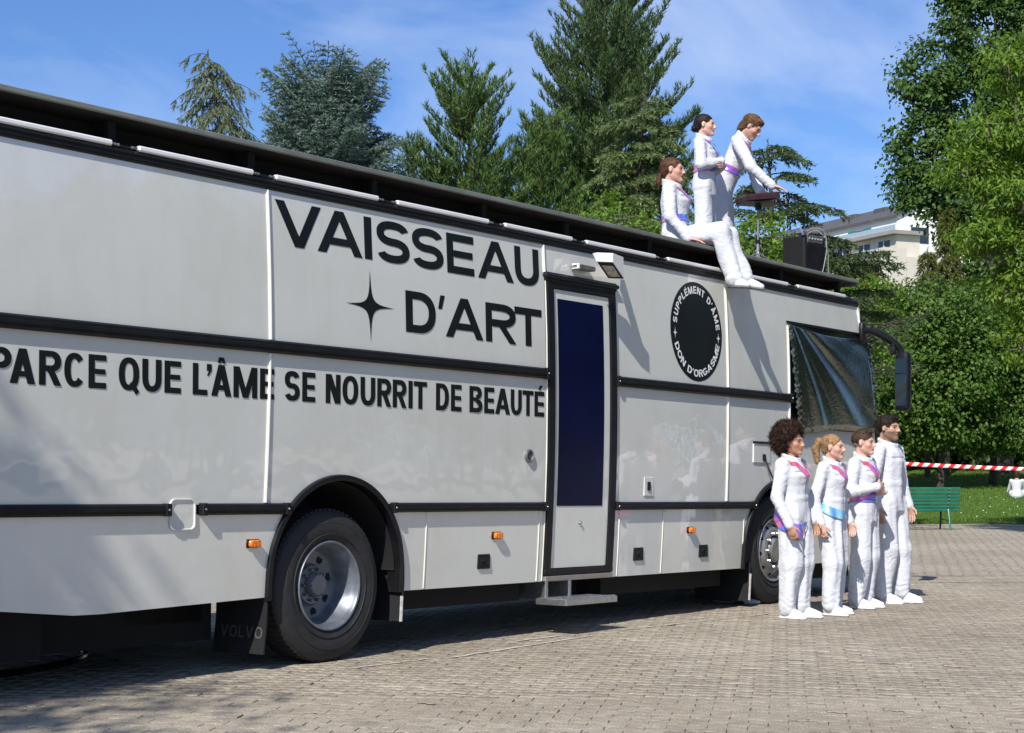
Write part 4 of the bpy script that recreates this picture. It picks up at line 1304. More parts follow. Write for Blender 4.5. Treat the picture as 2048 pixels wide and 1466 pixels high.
def hair_mat(name, col, light):
    m, nt, N, L, b = new_mat(name)
    g = N.new('ShaderNodeNewGeometry'); n = N.new('ShaderNodeTexNoise'); n.inputs['Scale'].default_value = 55; n.inputs['Detail'].default_value = 4
    tc = N.new('ShaderNodeTexCoord'); L.new(tc.outputs['Object'], n.inputs['Vector'])
    r = N.new('ShaderNodeValToRGB'); r.color_ramp.elements[0].position = .35; r.color_ramp.elements[1].position = .68
    r.color_ramp.elements[0].color = (*col, 1); r.color_ramp.elements[1].color = (*light, 1)
    L.new(n.outputs['Fac'], r.inputs['Fac']); L.new(r.outputs['Color'], b.inputs['Base Color'])
    b.inputs['Roughness'].default_value = .62; b.inputs['Specular IOR Level'].default_value = .18
    return m

def ribbons(V, F, n, seed, flow, L, w, jit):
    """loose strands on a mesh surface: thin triangles along flow(p, normal)"""
    rs = np.random.default_rng(seed)
    f = F[rs.integers(0, len(F), n)]
    p = V[f].mean(1)
    nn = np.cross(V[f[:, 2]]-V[f[:, 0]], V[f[:, 3]]-V[f[:, 1]]); nn /= (np.linalg.norm(nn, axis=1, keepdims=True)+1e-9)
    d = flow(p, nn) + rs.normal(size=(n, 3))*jit; d = d if jit > .5 else d - nn*np.maximum(0, (d*nn).sum(1, keepdims=True)-.25); d /= (np.linalg.norm(d, axis=1, keepdims=True)+1e-9)
    s = np.cross(d, nn); s /= (np.linalg.norm(s, axis=1, keepdims=True)+1e-9)
    ll = L*(.5+rs.random((n, 1)))
    mid = p + d*ll*.55 + nn*.003
    bend = rs.normal(size=(n, 3))*jit*.5
    tip = mid + (d+bend)*ll*.5 - (nn*ll*.30 if jit < .5 else 0)
    VV = np.stack([p - s*w, p + s*w, mid + s*w*.8, mid - s*w*.8, tip], 1).reshape(-1, 3)
    i = np.arange(n)[:, None]*5
    FF = np.concatenate([i+np.array([[0, 1, 2]]), i+np.array([[0, 2, 3]]), i+np.array([[3, 2, 4]])])
    return VV, FF

def make_person(loc, fwd, H, label, pose='stand', skin=(.50, .30, .21), masc=0.0, head_fwd=None, head_up=(0, 0, 1), hair='crop',
                hair_cols=((.02, .012, .008), (.06, .035, .02)), arms=None, sash=(), mouth=.0, beard=.0, girth=1.0, seed=1,
                joints=None, torso=None, group='performers in white coveralls', suit=True, lowres=False, brow=(.05, .03, .02), soled=False, shoe_dirs=None):
    k = H/1.70
    fwd = nrm((fwd[0], fwd[1], 0)); Rb = frame(fwd)                 # body frame, world
    O = np.array(loc, float)
    W = lambda x, y, z: (Rb[0]*x + Rb[1]*y + Rb[2]*z)               # local vectors stay relative to the person's origin
    J = dict(pel=(0, 0, .93), hipL=(-.085, 0, .90), hipR=(.085, 0, .90), kneeL=(-.088, .015, .49), kneeR=(.088, .015, .49),
             ankL=(-.088, -.03, .085), ankR=(.088, -.03, .085), elbL=(-.255, -.035, 1.105), elbR=(.255, -.035, 1.105),
             wriL=(-.262, .055, .868), wriR=(.262, .055, .868))
    if joints: J.update(joints)
    J = {n: W(*p)*k for n, p in J.items()}
    T = frame(W(*(torso[0] if torso else (0, 1, 0))), W(*(torso[1] if torso else (0, 0, 1))))
    pel = J['pel']; tz = lambda x, y, z: pel + (T[0]*x + T[1]*y + T[2]*z)*k
    sw = (.168 + .022*masc)
    shL, shR = tz(-sw, -.012, .452), tz(sw, -.012, .452)
    neck = tz(0, -.022, .515)
    hf = W(*head_fwd) if head_fwd is not None else fwd
    Hd = frame(hf, W(*head_up))
    hc = neck + (T[2]*.045 + Hd[2]*.095 + Hd[1]*.022)*k
    hs = k*1.02 if not masc else k*.99
    g = girth
    v = .014 if lowres else .0075
    vs = .016 if lowres else .0100
    fem = 1-masc
    prof = [(-.10, .10, .09, 0), (-.03, .150*g, .105*g, -.012), (.06, .150*g, .105*g, -.008), (.17, (.118+.02*masc)*g, .090*g, .002), (.26, (.128+.016*masc)*g, .095*g, .004),
            (.35, .140*g, (.104+.008*fem)*g, .010+.006*fem), (.43, .150, .088, -.004), (.485, .112, .066, -.016), (.525, .058, .052, -.022)]
    P0 = np.array(prof); P0[:, 0:] *= k
    pts = np.array([shL, shR, hc, pel] + [J[n] for n in J])
    lo, hi = pts.min(0)-.20, pts.max(0)+.26
    root = empty('person', tuple(O))
    tag(root, label, 'person', group)
    # --- body (skin): one continuous surface
    B = Vox(lo, hi, v)
    B.add(column(pel, T, P0, .26*k))
    for s, sh in (('L', shL), ('R', shR)):
        B.add(cone(J['hip'+s], J['knee'+s], .074*k*g, .052*k), .05*k); B.add(cone(J['knee'+s], J['ank'+s]*.98+J['knee'+s]*.02, .052*k, .034*k), .03*k)
        B.add(cone(sh, J['elb'+s], .046*k, .037*k), .04*k); B.add(cone(J['elb'+s], J['wri'+s], .037*k, .025*k), .02*k)
    nk0 = tz(0, -.030, .455); nk1 = hc + (-Hd[1]*.030 - Hd[2]*.050)*hs
    B.add(cone(nk0, nk1, (.050+.010*masc)*k, (.043+.011*masc)*k), .024*k)
    if not lowres:
        for op, pr, kk in head_prims(hc, Hd, hs, masc):
            (B.add if op == '+' else B.sub)(pr, kk)
        if mouth > 0:
            B.sub(ell(hc + (Hd[1]*.094 - Hd[2]*(.061+.004*mouth))*hs, np.array((.014, .014, .0055+.007*mouth))*hs, Hd), .003)
    else:
        B.add(ell(hc + (Hd[1]*.0 + Hd[2]*.01)*hs, np.array((.077, .095, .11))*hs, Hd), .02)
    A = {'L': dict(d=None, pn=None, side=None, curl=.55), 'R': dict(d=None, pn=None, side=None, curl=.55)}
    if arms:
        for s in arms: A[s].update(arms[s])
    for s, sg in (('L', -1), ('R', 1)):
        a = A[s]
        d = W(*a['d']) if a['d'] else nrm(J['wri'+s]-J['elb'+s])*.8 + W(0, .05, -.3)
        pn = W(*a['pn']) if a['pn'] else W(-sg, 0, 0)
        sd = W(*a['side']) if a['side'] else W(0, 1, 0)
        for pr, kk in hand_prims(J['wri'+s], d, pn, sd, a['curl'], k*(1.0+.06*masc)): B.add(pr, kk)
    V, F = B.mesh()
    tone = np.tile(np.array([*skin, 1.0]), (len(V), 1))
    q = (V - hc)/hs; hx, hy, hz = q@Hd[0], q@Hd[1], q@Hd[2]
    if not lowres:
        ax = np.abs(hx)
        on = (np.linalg.norm(q, axis=1) < .16)
        def paint(mask, c, a=1.0): tone[mask, :3] = tone[mask, :3]*(1-a) + np.array(c)*a
        paint(on & (hy > .03) & (np.abs(hz+.02) < .035) & (ax > .02), (skin[0]*1.05, skin[1]*.82, skin[2]*.80), .35)   # cheeks
        if beard: paint(on & (hz < -.035) & (hy > -.03) & ~((ax < .02) & (hz > -.075) & (hz < -.048) & (hy > .085)), brow, beard)
        paint(on & (hy > .082) & (ax < .023) & (hz < -.047) & (hz > -.076), (skin[0]*.82, skin[1]*.45, skin[2]*.45), .75)   # lips
        paint(on & (hy > .045) & (hz > .017) & (hz < .028) & (ax > .013) & (ax < .054), brow, .65)                             # brows
        paint(on & (hy > .050) & (np.abs(hz-.001) < .0095) & (ax > .016) & (ax < .052), (skin[0]*.75, skin[1]*.68, skin[2]*.66), .8)                  # eye sockets
        paint(on & (hy > .050) & (np.abs(hz-.001) < .0056) & (ax > .023) & (ax < .045), (.04, .027, .022), .92)
        paint(on & (hy > .045) & (hz > .0045) & (hz < .0085) & (ax > .017) & (ax < .051), (.09, .055, .045), .7)               # lash line
        if mouth > 0:
            paint(on & (hy > .070) & (hy < .0905) & (ax < .016) & (np.abs(hz+.061+.004*mouth) < .007+.006*mouth), (.06, .015, .015), .95)
    body = np_mesh('body', V, F, skin_mat('skin', skin, None), root, smooth=180)
    at = body.data.attributes.new('tone', 'FLOAT_COLOR', 'POINT'); at.data.foreach_set('color', tone.astype(np.float32).ravel())
    # --- coverall
    sn = sines(seed*11+1, 7, 22, 48, .45); sn2 = sines(seed*11+2, 6, 70, 120, .8); sn3 = sines(seed*11+3, 5, 30, 70, 1.6)
    snv = sines(seed*11+4, 7, 38, 75, .16)
    S = Vox(lo, hi, vs)
    Ps = P0.copy(); lx = (.020+.004*fem)*k
    Ps[:, 1] += lx; Ps[:, 2] += lx*.9
    Ps[3, 1] += .004; Ps = Ps[:-1]; Ps[-1, 1] += .012; Ps[-1, 0] -= .004
    S.add(column(pel, T, Ps, .32*k))
    if not lowres: 
        zb = .150*k; rb = [np.interp(zb, Ps[:, 0], Ps[:, i]) for i in (1, 2, 3)]
        S.add(column(pel, T, [(zb-.020*k, rb[0]+.006, rb[1]+.006, rb[2]), (zb+.020*k, rb[0]+.006, rb[1]+.006, rb[2])], .32*k), .006)
    def rip_arm(amp, n0):
        def f(t, L, X, Y, Z):
            a = sn2(X, Y, Z)
            return amp*(np.sin(t*L/.046*6.283/1.0 + 1.2*a)*.5 + .5*np.sin(t*L/.026*6.283 + 2.1*a + n0))
        return f
    def rip_leg(bunch, up):
        def f(t, L, X, Y, Z):
            e = np.clip((t-.62)/.38, 0, 1) if not up else np.clip((.22-t)/.22, 0, 1) + np.clip((t-.8)/.2, 0, 1)*.7
            return .0050*snv(X, Y, Z) + .0025*sn(X, Y, Z) + bunch*e*np.sin(t*L/.055*6.283 + 2.2*sn(X, Y, Z))
        return f
    for s, sh in (('L', shL), ('R', shR)):
        ank = J['ank'+s]; kn = J['knee'+s]; hp = J['hip'+s]
        cuff = ank + nrm(kn-ank)*.012*k
        S.add(cone(hp, kn, .108*k*g, .094*k, rip_leg(.0022, True)), .045*k)
        S.add(cone(kn, cuff, .092*k, .079*k, rip_leg(.0034, False)), .03*k)
        wr = J['wri'+s]; el = J['elb'+s]
        S.add(cone(sh, el, .063*k*(.92+.08*g), .055*k, rip_arm(.0028, 0)), .035*k)
        wc = wr + nrm(el-wr)*.005
        S.add(cone(el, wc, .054*k, .042*k, rip_arm(.0030, 2)), .02*k)
        S.add(cone(wr + nrm(el-wr)*.045*k, wc, .0445*k, .0455*k), .004)
    S.displace(lambda X, Y, Z: (.0026*sn(X, Y, Z) + .0026*snv(X, Y, Z)).astype(np.float32))
    # collar
    if not lowres:
        cc = tz(0, -.020, .500); nring = 18
        for i in range(nring):
            a0, a1 = 2*math.pi*i/nring, 2*math.pi*(i+1)/nring
            if abs(math.atan2(math.sin((a0+a1)/2-math.pi/2), math.cos((a0+a1)/2-math.pi/2))) < .22: continue
            for zz_, rr_ in ((0, .078), (.022, .074), (.040, .076)):
                p0, p1 = (cc + (T[0]*math.cos(a)*(rr_+.006*masc) + T[1]*(math.sin(a)*(rr_+.004) + .012) + T[2]*(zz_ - .032*(math.sin(a)+.3)))*k for a in (a0, a1))
                S.add(cone(p0, p1, .0125*k, .0125*k), .008)
    V, F = S.mesh()
    np_mesh('coverall' if suit is True else 'clothes', V, F, M_SUIT if suit is True else suit, root, smooth=180)
    Vs, Fs = V, F
    # --- sashes taken from the coverall surface, lifted off it
    if suit is True:
        sash = list(sash) + [('yoke_seam', M_SEAM, lambda x, y, z: (np.abs(z-.392) < .0055) & (y > -.01) & (np.abs(x) < .135), .0035), ('front_zip', M_SEAM, lambda x, y, z: (np.abs(x) < .0055) & (y > .02) & (z < .47) & (z > -.02), .003)]
    if sash:
        e1 = Vs[Fs[:, 2]]-Vs[Fs[:, 0]]; e2 = Vs[Fs[:, 3]]-Vs[Fs[:, 1]]
        fnm = np.cross(e1, e2); fnm /= (np.linalg.norm(fnm, axis=1, keepdims=True)+1e-9)
        vn = np.zeros_like(Vs)
        for i in range(4): np.add.at(vn, Fs[:, i], fnm)
        vn /= (np.linalg.norm(vn, axis=1, keepdims=True)+1e-9)
        fc = Vs[Fs].mean(1); qt = (fc-pel)/k
        x, y, z = qt@T[0], qt@T[1], qt@T[2]
        # keep to the torso: not on the arms
        on_arm = np.zeros(len(fc), bool)
        for s, sh in (('L', shL), ('R', shR)):
            for a, b, r in ((sh, J['elb'+s], .085), (J['elb'+s], J['wri'+s], .075)):
                ab = b-a; t = np.clip(((fc-a)@ab)/(ab@ab), .12 if a is sh else 0, 1)
                on_arm |= (np.linalg.norm(fc-a-t[:, None]*ab, axis=1) < r*k)
        for name, m_, test, lift in sash:
            sel = test(x, y, z) & ~on_arm
            ff = Fs[sel]
            if not len(ff): continue
            u, inv = np.unique(ff, return_inverse=True)
            sv = Vs[u] + vn[u]*lift
            fi = inv.reshape(ff.shape)
            ed = np.sort(np.concatenate([fi[:, [i, (i+1) % 4]] for i in range(4)]), 1)
            ue, ct = np.unique(ed, axis=0, return_counts=True); be = ue[ct == 1]      # even out the cut edge
            for _ in range(8):
                ac = np.zeros_like(sv); cn = np.zeros(len(sv))
                for a_, b_ in ((0, 1), (1, 0)):
                    np.add.at(ac, be[:, a_], sv[be[:, b_]]); np.add.at(cn, be[:, a_], 1)
                m2 = cn > 0
                sv[m2] = .4*sv[m2] + .6*ac[m2]/cn[m2][:, None]
            lab = np.arange(len(sv))                       # separate pieces become separate parts
            while True:
                mn = lab[fi].min(1); l2 = lab.copy()
                for i in range(4): np.minimum.at(l2, fi[:, i], mn)
                if (l2 == lab).all(): break
                lab = l2
            fl = lab[fi[:, 0]]
            for c_ in np.unique(fl):
                fs = fi[fl == c_]
                if len(fs) < 8: continue
                uu, iv = np.unique(fs, return_inverse=True)
                np_mesh(name, sv[uu], iv.reshape(fs.shape), m_, root, smooth=180)
    # --- shoes
    if not lowres:
        for s, sg in (('L', -1), ('R', 1)):
            ank = J['ank'+s]
            fd = W(*shoe_dirs[s][0]) if shoe_dirs else W(sg*.10, 1, 0); fu = W(*shoe_dirs[s][1]) if shoe_dirs else (0, 0, 1)
            Rf = frame(fd, fu); b0 = ank - Rf[2]*.085*k          # on the ground under the ankle
            w = lambda x, y, z: b0 + (Rf[0]*x + Rf[1]*y + Rf[2]*z)*k
            sv = Vox(b0 - .22*k, b0 + .26*k, .0065)
            sv.add(cone(w(0, -.035, .045), w(0, .06, .045), .036*k, .040*k)); sv.add(cone(w(0, .06, .040), w(sg*.006, .165, .030), .042*k, .030*k), .02)
            sv.add(cone(w(0, -.02, .06), w(0, -.008, .115), .040*k, .041*k), .025); sv.add(cone(w(0, .03, .075), w(0, .12, .045), .030*k, .030*k), .02)
            def below(X, Y, Z, b0=b0, up=Rf[2], hh=.016*k): return (X-b0[0])*up[0]+(Y-b0[1])*up[1]+(Z-b0[2])*up[2]-hh
            sv.sub((below, b0-.3, b0+.3), .006)
            Vv, Ff = sv.mesh(); sh_o = np_mesh('shoe', Vv, Ff, M_SHOE, root, smooth=180)
            so = Vox(b0 - .22*k, b0 + .26*k, .0065)
            so.add(cone(w(0, -.040, .012), w(0, .06, .012), .040*k, .044*k)); so.add(cone(w(0, .06, .012), w(sg*.006, .172, .012), .045*k, .034*k), .02)
            def slab(X, Y, Z, b0=b0, up=Rf[2]):
                hh = (X-b0[0])*up[0]+(Y-b0[1])*up[1]+(Z-b0[2])*up[2]
                return -np.maximum(hh-.021*k, .0005-hh)
            so.sub((slab, b0-.3, b0+.3), .004)
            Vv, Ff = so.mesh(); np_mesh('sole', Vv, Ff, M_SOLED if soled else M_SHOE, sh_o, smooth=180)
    # --- hair
    make_hair(root, hc, Hd, hs, hair, hair_cols, seed, v)
    return root

def make_hair(root, hc, Hd, s, kind, cols, seed, v):
    W = lambda x, y, z: hc + s*(Hd[0]*x + Hd[1]*y + Hd[2]*z)
    m = hair_mat('hair', *cols)
    hv = max(v*.95, .006)
    X_ = Vox(hc - .30*s, hc + .26*s, hv)
    n1 = sines(seed*7+5, 8, 60, 140); n2 = sines(seed*7+6, 8, 200, 380)
    def hairline(a, b, zmin, soft=1.0):
        """removes the face side: keep y < a + b z, and everything under zmin"""
        def fn(X, Y, Z):
            p = (X-hc[0], Y-hc[1], Z-hc[2])
            y = (p[0]*Hd[1][0]+p[1]*Hd[1][1]+p[2]*Hd[1][2])/s; z = (p[0]*Hd[2][0]+p[1]*Hd[2][1]+p[2]*Hd[2][2])/s
            x = (p[0]*Hd[0][0]+p[1]*Hd[0][1]+p[2]*Hd[0][2])/s
            g_ = (a + b*z - 6*x*x*0) - y
            ear = np.sqrt(((np.abs(x)-.085)/.03)**2 + ((y-.0)/.026)**2 + ((z+.008)/.036)**2) - 1
            keep = np.minimum(np.minimum(g_*.75, (z-zmin)), ear*.024)
            return keep*s                                  # negative outside the kept part -> subtracted
        return fn, hc-.3*s, hc+.3*s
    flow = None
    if kind == 'afro':
        X_.add(ell(W(0, -.040, .060), np.array((.134, .138, .130))*s, Hd)); X_.add(ell(W(0, -.085, -.01), np.array((.108, .086, .10))*s, Hd), .05)
        X_.sub(hairline(.010, .55, -.13), .02)
        X_.displace(lambda X, Y, Z: (.010*n1(X, Y, Z) + .006*n2(X, Y, Z)).astype(np.float32))
        cnt, L, w, jit = 5600, .026, .0020, .75
        flow = lambda p, n: n
    elif kind == 'crop':                                   # short sides, longer brushed-up top
        X_.add(ell(W(0, -.018, .036), np.array((.0785, .100, .086))*s, Hd)); X_.add(ell(W(0, .012, .098), np.array((.058, .078, .030))*s, Hd), .02)
        X_.sub(hairline(.038, .78, -.072), .006)
        X_.displace(lambda X, Y, Z: (.0022*n1(X, Y, Z) + .0015*n2(X, Y, Z)).astype(np.float32))
        cnt, L, w, jit = 1200, .013, .0013, .2
        flow = lambda p, n: n*.6 + Hd[1]*.35 + Hd[2]*.15
    elif kind == 'short':                                  # thick dark short hair with fringe swept
        X_.add(ell(W(0, -.018, .036), np.array((.083, .105, .090))*s, Hd)); X_.add(ell(W(0, .040, .092), np.array((.062, .052, .028))*s, Hd), .02); X_.add(ell(W(0, -.085, -.035), np.array((.062, .035, .055))*s, Hd), .03)
        X_.sub(hairline(.044, .62, -.088), .006)
        X_.displace(lambda X, Y, Z: (.0035*n1(X, Y, Z) + .002*n2(X, Y, Z)).astype(np.float32))
        cnt, L, w, jit = 1500, .017, .0014, .2
        flow = lambda p, n: n*.35 + Hd[1]*.3 - Hd[2]*.3
    elif kind in ('ponytail', 'lowtail', 'bun'):
        X_.add(ell(W(0, -.018, .034), np.array((.0795, .101, .0865))*s, Hd))
        X_.add(ell(W(0, -.070, -.025), np.array((.058, .036, .05))*s, Hd), .03)
        X_.sub(hairline(.036, .70, -.085), .006)
        if kind == 'ponytail':
            for a, b, ra, rb in (((0, -.108, .060), (0, -.138, .055), .020, .030), ((0, -.138, .055), (.004, -.165, -.02), .032, .038), ((.004, -.165, -.02), (.006, -.150, -.135), .037, .026), ((.006, -.150, -.135), (.004, -.130, -.185), .024, .008)):
                X_.add(cone(W(*a), W(*b), ra*s, rb*s), .012)
        elif kind == 'lowtail':
            for a, b, ra, rb in (((0, -.100, -.03), (0, -.120, -.042), .017, .018), ((0, -.120, -.042), (0, -.132, -.11), .021, .020), ((0, -.132, -.11), (0, -.128, -.175), .019, .006)):
                X_.add(cone(W(*a), W(*b), ra*s, rb*s), .012)
        else:
            X_.add(ell(W(0, -.112, -.030), np.array((.038, .032, .038))*s, Hd), .012)
        X_.displace(lambda X, Y, Z: (.0016*n1(X, Y, Z) + .001*n2(X, Y, Z)).astype(np.float32))
        cnt, L, w, jit = 1000, .018, .0011, .07
        flow = lambda p, n: -Hd[1]*.8 - Hd[2]*.25
    elif kind == 'wavy':                                   # chin-length, tucked behind the ears
        X_.add(ell(W(0, -.018, .036), np.array((.085, .106, .092))*s, Hd)); X_.add(ell(W(0, -.070, -.045), np.array((.072, .050, .075))*s, Hd), .03); X_.add(ell(W(0, .05, .085), np.array((.06, .04, .03))*s, Hd), .02)
        X_.sub(hairline(.040, .60, -.115), .008)
        X_.displace(lambda X, Y, Z: (.004*n1(X, Y, Z) + .002*n2(X, Y, Z)).astype(np.float32))
        cnt, L, w, jit = 1500, .026, .0014, .16
        flow = lambda p, n: -Hd[2]*.6 - Hd[1]*.2 + n*.15
    V, F = X_.mesh()
    o = np_mesh('hair', V, F, m, root, smooth=180)
    if flow is not None:
        VV, FF = ribbons(V, F, cnt, seed+3, flow, L*s, w, jit)
        st = np_mesh('strands', VV, FF, m, o)

# sash shapes on the torso, in units of a 1.70 m body: x right, y forward, z above the hip
def v_collar(w=.034):
    def t(x, y, z):
        ax = np.abs(x); zl = .33 + (ax/.095)*.17
        return ((y > .0) & (z < .475) & (z > .325) & (np.abs(z - zl) < w*1.7) & (ax < .105)) | ((z > .44) & (z < .492) & (ax > .088) & (ax < .088+1.5*w) & (y > -.07))
    return t
def band(z0, z1, x0=-9, x1=9, slope=0.0):
    return lambda x, y, z: (z - slope*x > z0) & (z - slope*x < z1) & (x > x0) & (x < x1)

NF = (BN[0], BN[1])                                    # straight out from the coach's side
def hip_sash(side, z0, drop, w):
    """loose flap hanging slanted over the hip"""
    def t(x, y, z):
        u = y + .10
        return (x*side > .01) & (z < z0 + .02 - u*drop) & (z > z0 - w - u*drop*1.15) & (y > -.13) & (y < .11)
    return t

def people_on_ground():
    hw = (.10, 1, 0)                                   # heads turned slightly along the coach
    make_person(on_ground(1589, 1236), NF, 1.655, 'person with big dark afro, hand by thigh, pink and blue hip sash', skin=(.44, .235, .145), hair='afro',
                hair_cols=((.016, .008, .006), (.05, .026, .018)), head_fwd=(-.12, 1, -.02), girth=1.06, seed=1, mouth=0,
                joints=dict(wriR=(.25, .085, .84), elbR=(.262, -.03, 1.09), ankL=(-.10, .02, .085), kneeL=(-.092, .04, .49), pel=(.012, 0, .93)), torso=((0, 1, .02), (.02, -.03, 1)),
                sash=[('collar_sash', M_SASH, v_collar(), .005), ('hip_sash', M_SASHV, lambda x, y, z: (x > .0) & (np.abs(z + .03 + .75*y + .25*np.abs(x)) < .062) & (y > -.14), .016)])
    make_person(on_ground(1664, 1229), NF, 1.615, 'person with blond ponytail in coverall with sky blue waist pouch', skin=(.60, .36, .27), hair='ponytail',
                hair_cols=((.17, .095, .045), (.36, .22, .11)), head_fwd=(-.14, 1, -.05), girth=.96, seed=2, mouth=.3, brow=(.18, .11, .06), head_up=(.06, .03, 1), joints=dict(ankR=(.10, .03, .085), kneeR=(.09, .05, .49), elbR=(.245, -.06, 1.10), wriR=(.25, .01, .86)), torso=((0, 1, 0), (-.02, .01, 1)),
                sash=[('collar_sash', M_SASH, v_collar(.032), .005), ('waist_pouch', M_SASHB, lambda x, y, z: (x > -.02) & (np.abs(z - .075 + .55*y) < .040) & (y > -.10), .018)])
    make_person(on_ground(1727, 1216), NF, 1.665, 'person with short cropped brown hair and forearm folded over violet waist band', skin=(.60, .36, .28), hair='crop',
                hair_cols=((.03, .018, .012), (.085, .05, .03)), head_fwd=(-.18, 1, .03), girth=.95, seed=3, brow=(.08, .05, .03),
                joints=dict(elbR=(.245, -.02, 1.115), wriR=(.075, .175, 1.165), elbL=(-.245, -.03, 1.12), wriL=(-.09, .165, 1.12)),
                arms=dict(R=dict(d=(-1, .15, .05), pn=(0, -1, 0), side=(0, 0, 1), curl=.35), L=dict(d=(1, .15, 0), pn=(0, -1, 0), side=(0, 0, 1), curl=.35)),
                sash=[('collar_sash', M_SASH, v_collar(.038), .005), ('waist_band', M_SASHV, band(.085, .215, -.2, .2), .008)])
    make_person(on_ground(1781, 1206), NF, 1.83, 'tall bearded person in plain white coverall, both arms hanging', skin=(.46, .27, .185), masc=1.0, hair='short',
                hair_cols=((.008, .006, .005), (.035, .022, .016)), head_fwd=(.10, 1, -.10), joints=dict(ankL=(-.12, .05, .085), kneeL=(-.105, .05, .49), elbR=(.275, -.05, 1.11), wriR=(.285, .0, .875), elbL=(-.27, -.01, 1.10), wriL=(-.285, .05, .875)), torso=((0, 1, .03), (0, -.03, 1)), beard=.55, brow=(.03, .02, .015), girth=.94, seed=4, mouth=.15)

def people_on_roof():
    Z = lambda l, out: bus_pt(l, out, 3.402)
    # seated on the deck edge, legs over the side
    hip = Z(5.03, -.42)
    n3, u3, d3 = BN, BU, BD
    make_person(tuple(hip - np.array([0, 0, .845*1.0])), (.97, -.25), 1.68, 'person with tied-back brown hair seated on the roof edge, legs hanging', skin=(.58, .33, .25), hair='lowtail',
                hair_cols=((.045, .018, .010), (.14, .065, .035)), head_fwd=(.0, 1, -.12), mouth=.55, girth=1.05, seed=5, brow=(.08, .05, .03),
                joints=dict(pel=(0, 0, .955), hipL=(-.085, .04, .935), hipR=(.085, .04, .935), kneeR=(.13, .425, .995), kneeL=(-.03, .475, .965), ankR=(.15, .565, .555), ankL=(-.02, .64, .57),
                            elbR=(.24, -.02, 1.14), wriR=(.235, .15, .925), elbL=(-.24, .0, 1.14), wriL=(-.20, .20, .97)), torso=((0, 1, .06), (0, -.06, 1)),
                arms=dict(R=dict(d=(0, 1, -.15), pn=(0, 0, -1), side=(-1, 0, 0), curl=.3), L=dict(d=(.2, 1, -.1), pn=(0, 0, -1), side=(1, 0, 0), curl=.3)),
                shoe_dirs=dict(R=((.55, .85, -.10), (0, .1, 1)), L=((.2, 1, -.15), (0, .15, 1))), soled=True,
                sash=[('collar_sash', M_SASH, v_collar(.034), .006), ('waist_band', M_SASHV, band(.155, .215), .007)])
    # standing, arms folded
    make_person(tuple(Z(6.76, -1.135)), (.93, -.37), 1.655, 'person with slicked dark hair standing on the roof with folded arms', skin=(.62, .38, .30), hair='bun',
                hair_cols=((.010, .006, .006), (.03, .02, .018)), head_fwd=(-.12, 1, .02), mouth=.5, girth=.92, seed=6, brow=(.05, .03, .02),
                joints=dict(elbR=(.235, .02, 1.13), wriR=(.03, .185, 1.185), elbL=(-.235, .03, 1.13), wriL=(-.02, .19, 1.14)),
                arms=dict(R=dict(d=(-1, .1, .05), pn=(0, -1, 0), side=(0, 0, 1), curl=.4), L=dict(d=(1, .1, 0), pn=(0, -1, 0), side=(0, 0, 1), curl=.4)),
                sash=[('collar_sash', M_SASHV, v_collar(.038), .006), ('waist_band', M_SASHV, band(.150, .215), .007)])
    # leaning over the instrument
    make_person(tuple(Z(7.26, -1.21)), (.95, -.31), 1.80, 'person with chin-length brown hair leaning over the instrument on the roof', skin=(.58, .34, .25), masc=.7, hair='wavy',
                hair_cols=((.06, .03, .015), (.17, .09, .045)), head_fwd=(.05, 1, -.75), head_up=(0, .75, 1), beard=.25, girth=.9, seed=7, brow=(.10, .06, .035),
                joints=dict(elbR=(.26, .32, 1.08), wriR=(.20, .52, .885), elbL=(-.10, .30, 1.03), wriL=(.06, .38, .85), hipL=(-.085, -.02, .90), hipR=(.085, -.02, .90)), torso=((0, 1, -.46), (0, .46, 1)),
                arms=dict(R=dict(d=(-.1, 1, -.25), pn=(0, -.2, -1), side=(-1, 0, 0), curl=.35), L=dict(d=(.1, 1, -.25), pn=(0, -.2, -1), side=(1, 0, 0), curl=.35)),
                sash=[('collar_sash', M_SASH, v_collar(.034), .006), ('waist_band', M_SASHV, band(.15, .215), .007)])

def far_sitter():
    x, y = .2935*55, 55.0
    p = (x, y, lawn_z(x, y))
    make_person((p[0], p[1], p[2]-.78), (.35, 1), 1.7, 'person in white top sitting on the lawn with back turned', lowres=True, hair='short', group='people resting on the lawn',
                joints=dict(pel=(0, 0, .90), hipL=(-.085, .02, .88), hipR=(.085, .02, .88), kneeL=(-.22, .36, 1.02), kneeR=(.22, .36, 1.02), ankL=(-.05, .45, .84), ankR=(.05, .45, .84),
                            elbL=(-.24, .15, 1.1), wriL=(-.15, .36, 1.08), elbR=(.24, .15, 1.1), wriR=(.15, .36, 1.08)), seed=9)

people_on_ground()
people_on_roof()
far_sitter()
# ------------------------------------------------------------------ things on and around the coach
M_TOLEX = mat('black_amp_covering', (.012, .012, .013), .7, var=.3, vscale=20, bump=.5, bscale=300, bdist=.002, spec=.3)
M_CHROME = mat('stand_metal', (.55, .54, .50), .28, .85, var=.12, vscale=20)
M_CABLEW = mat('grey_cable', (.26, .26, .25), .5)
M_CABLEB = mat('black_cable', (.012, .012, .012), .5)

def spline(pts, n=8, it=2):
    pts = [np.array(p, float) for p in pts]; out = []
    for i in range(len(pts)-1):
        p0, p1, p2, p3 = pts[max(i-1, 0)], pts[i], pts[i+1], pts[min(i+2, len(pts)-1)]
        for t in np.linspace(0, 1, n, endpoint=False):
            out.append(.5*((2*p1) + (-p0+p2)*t + (2*p0-5*p1+4*p2-p3)*t*t + (-p0+3*p1-3*p2+p3)*t**3))
    out.append(pts[-1]); return out

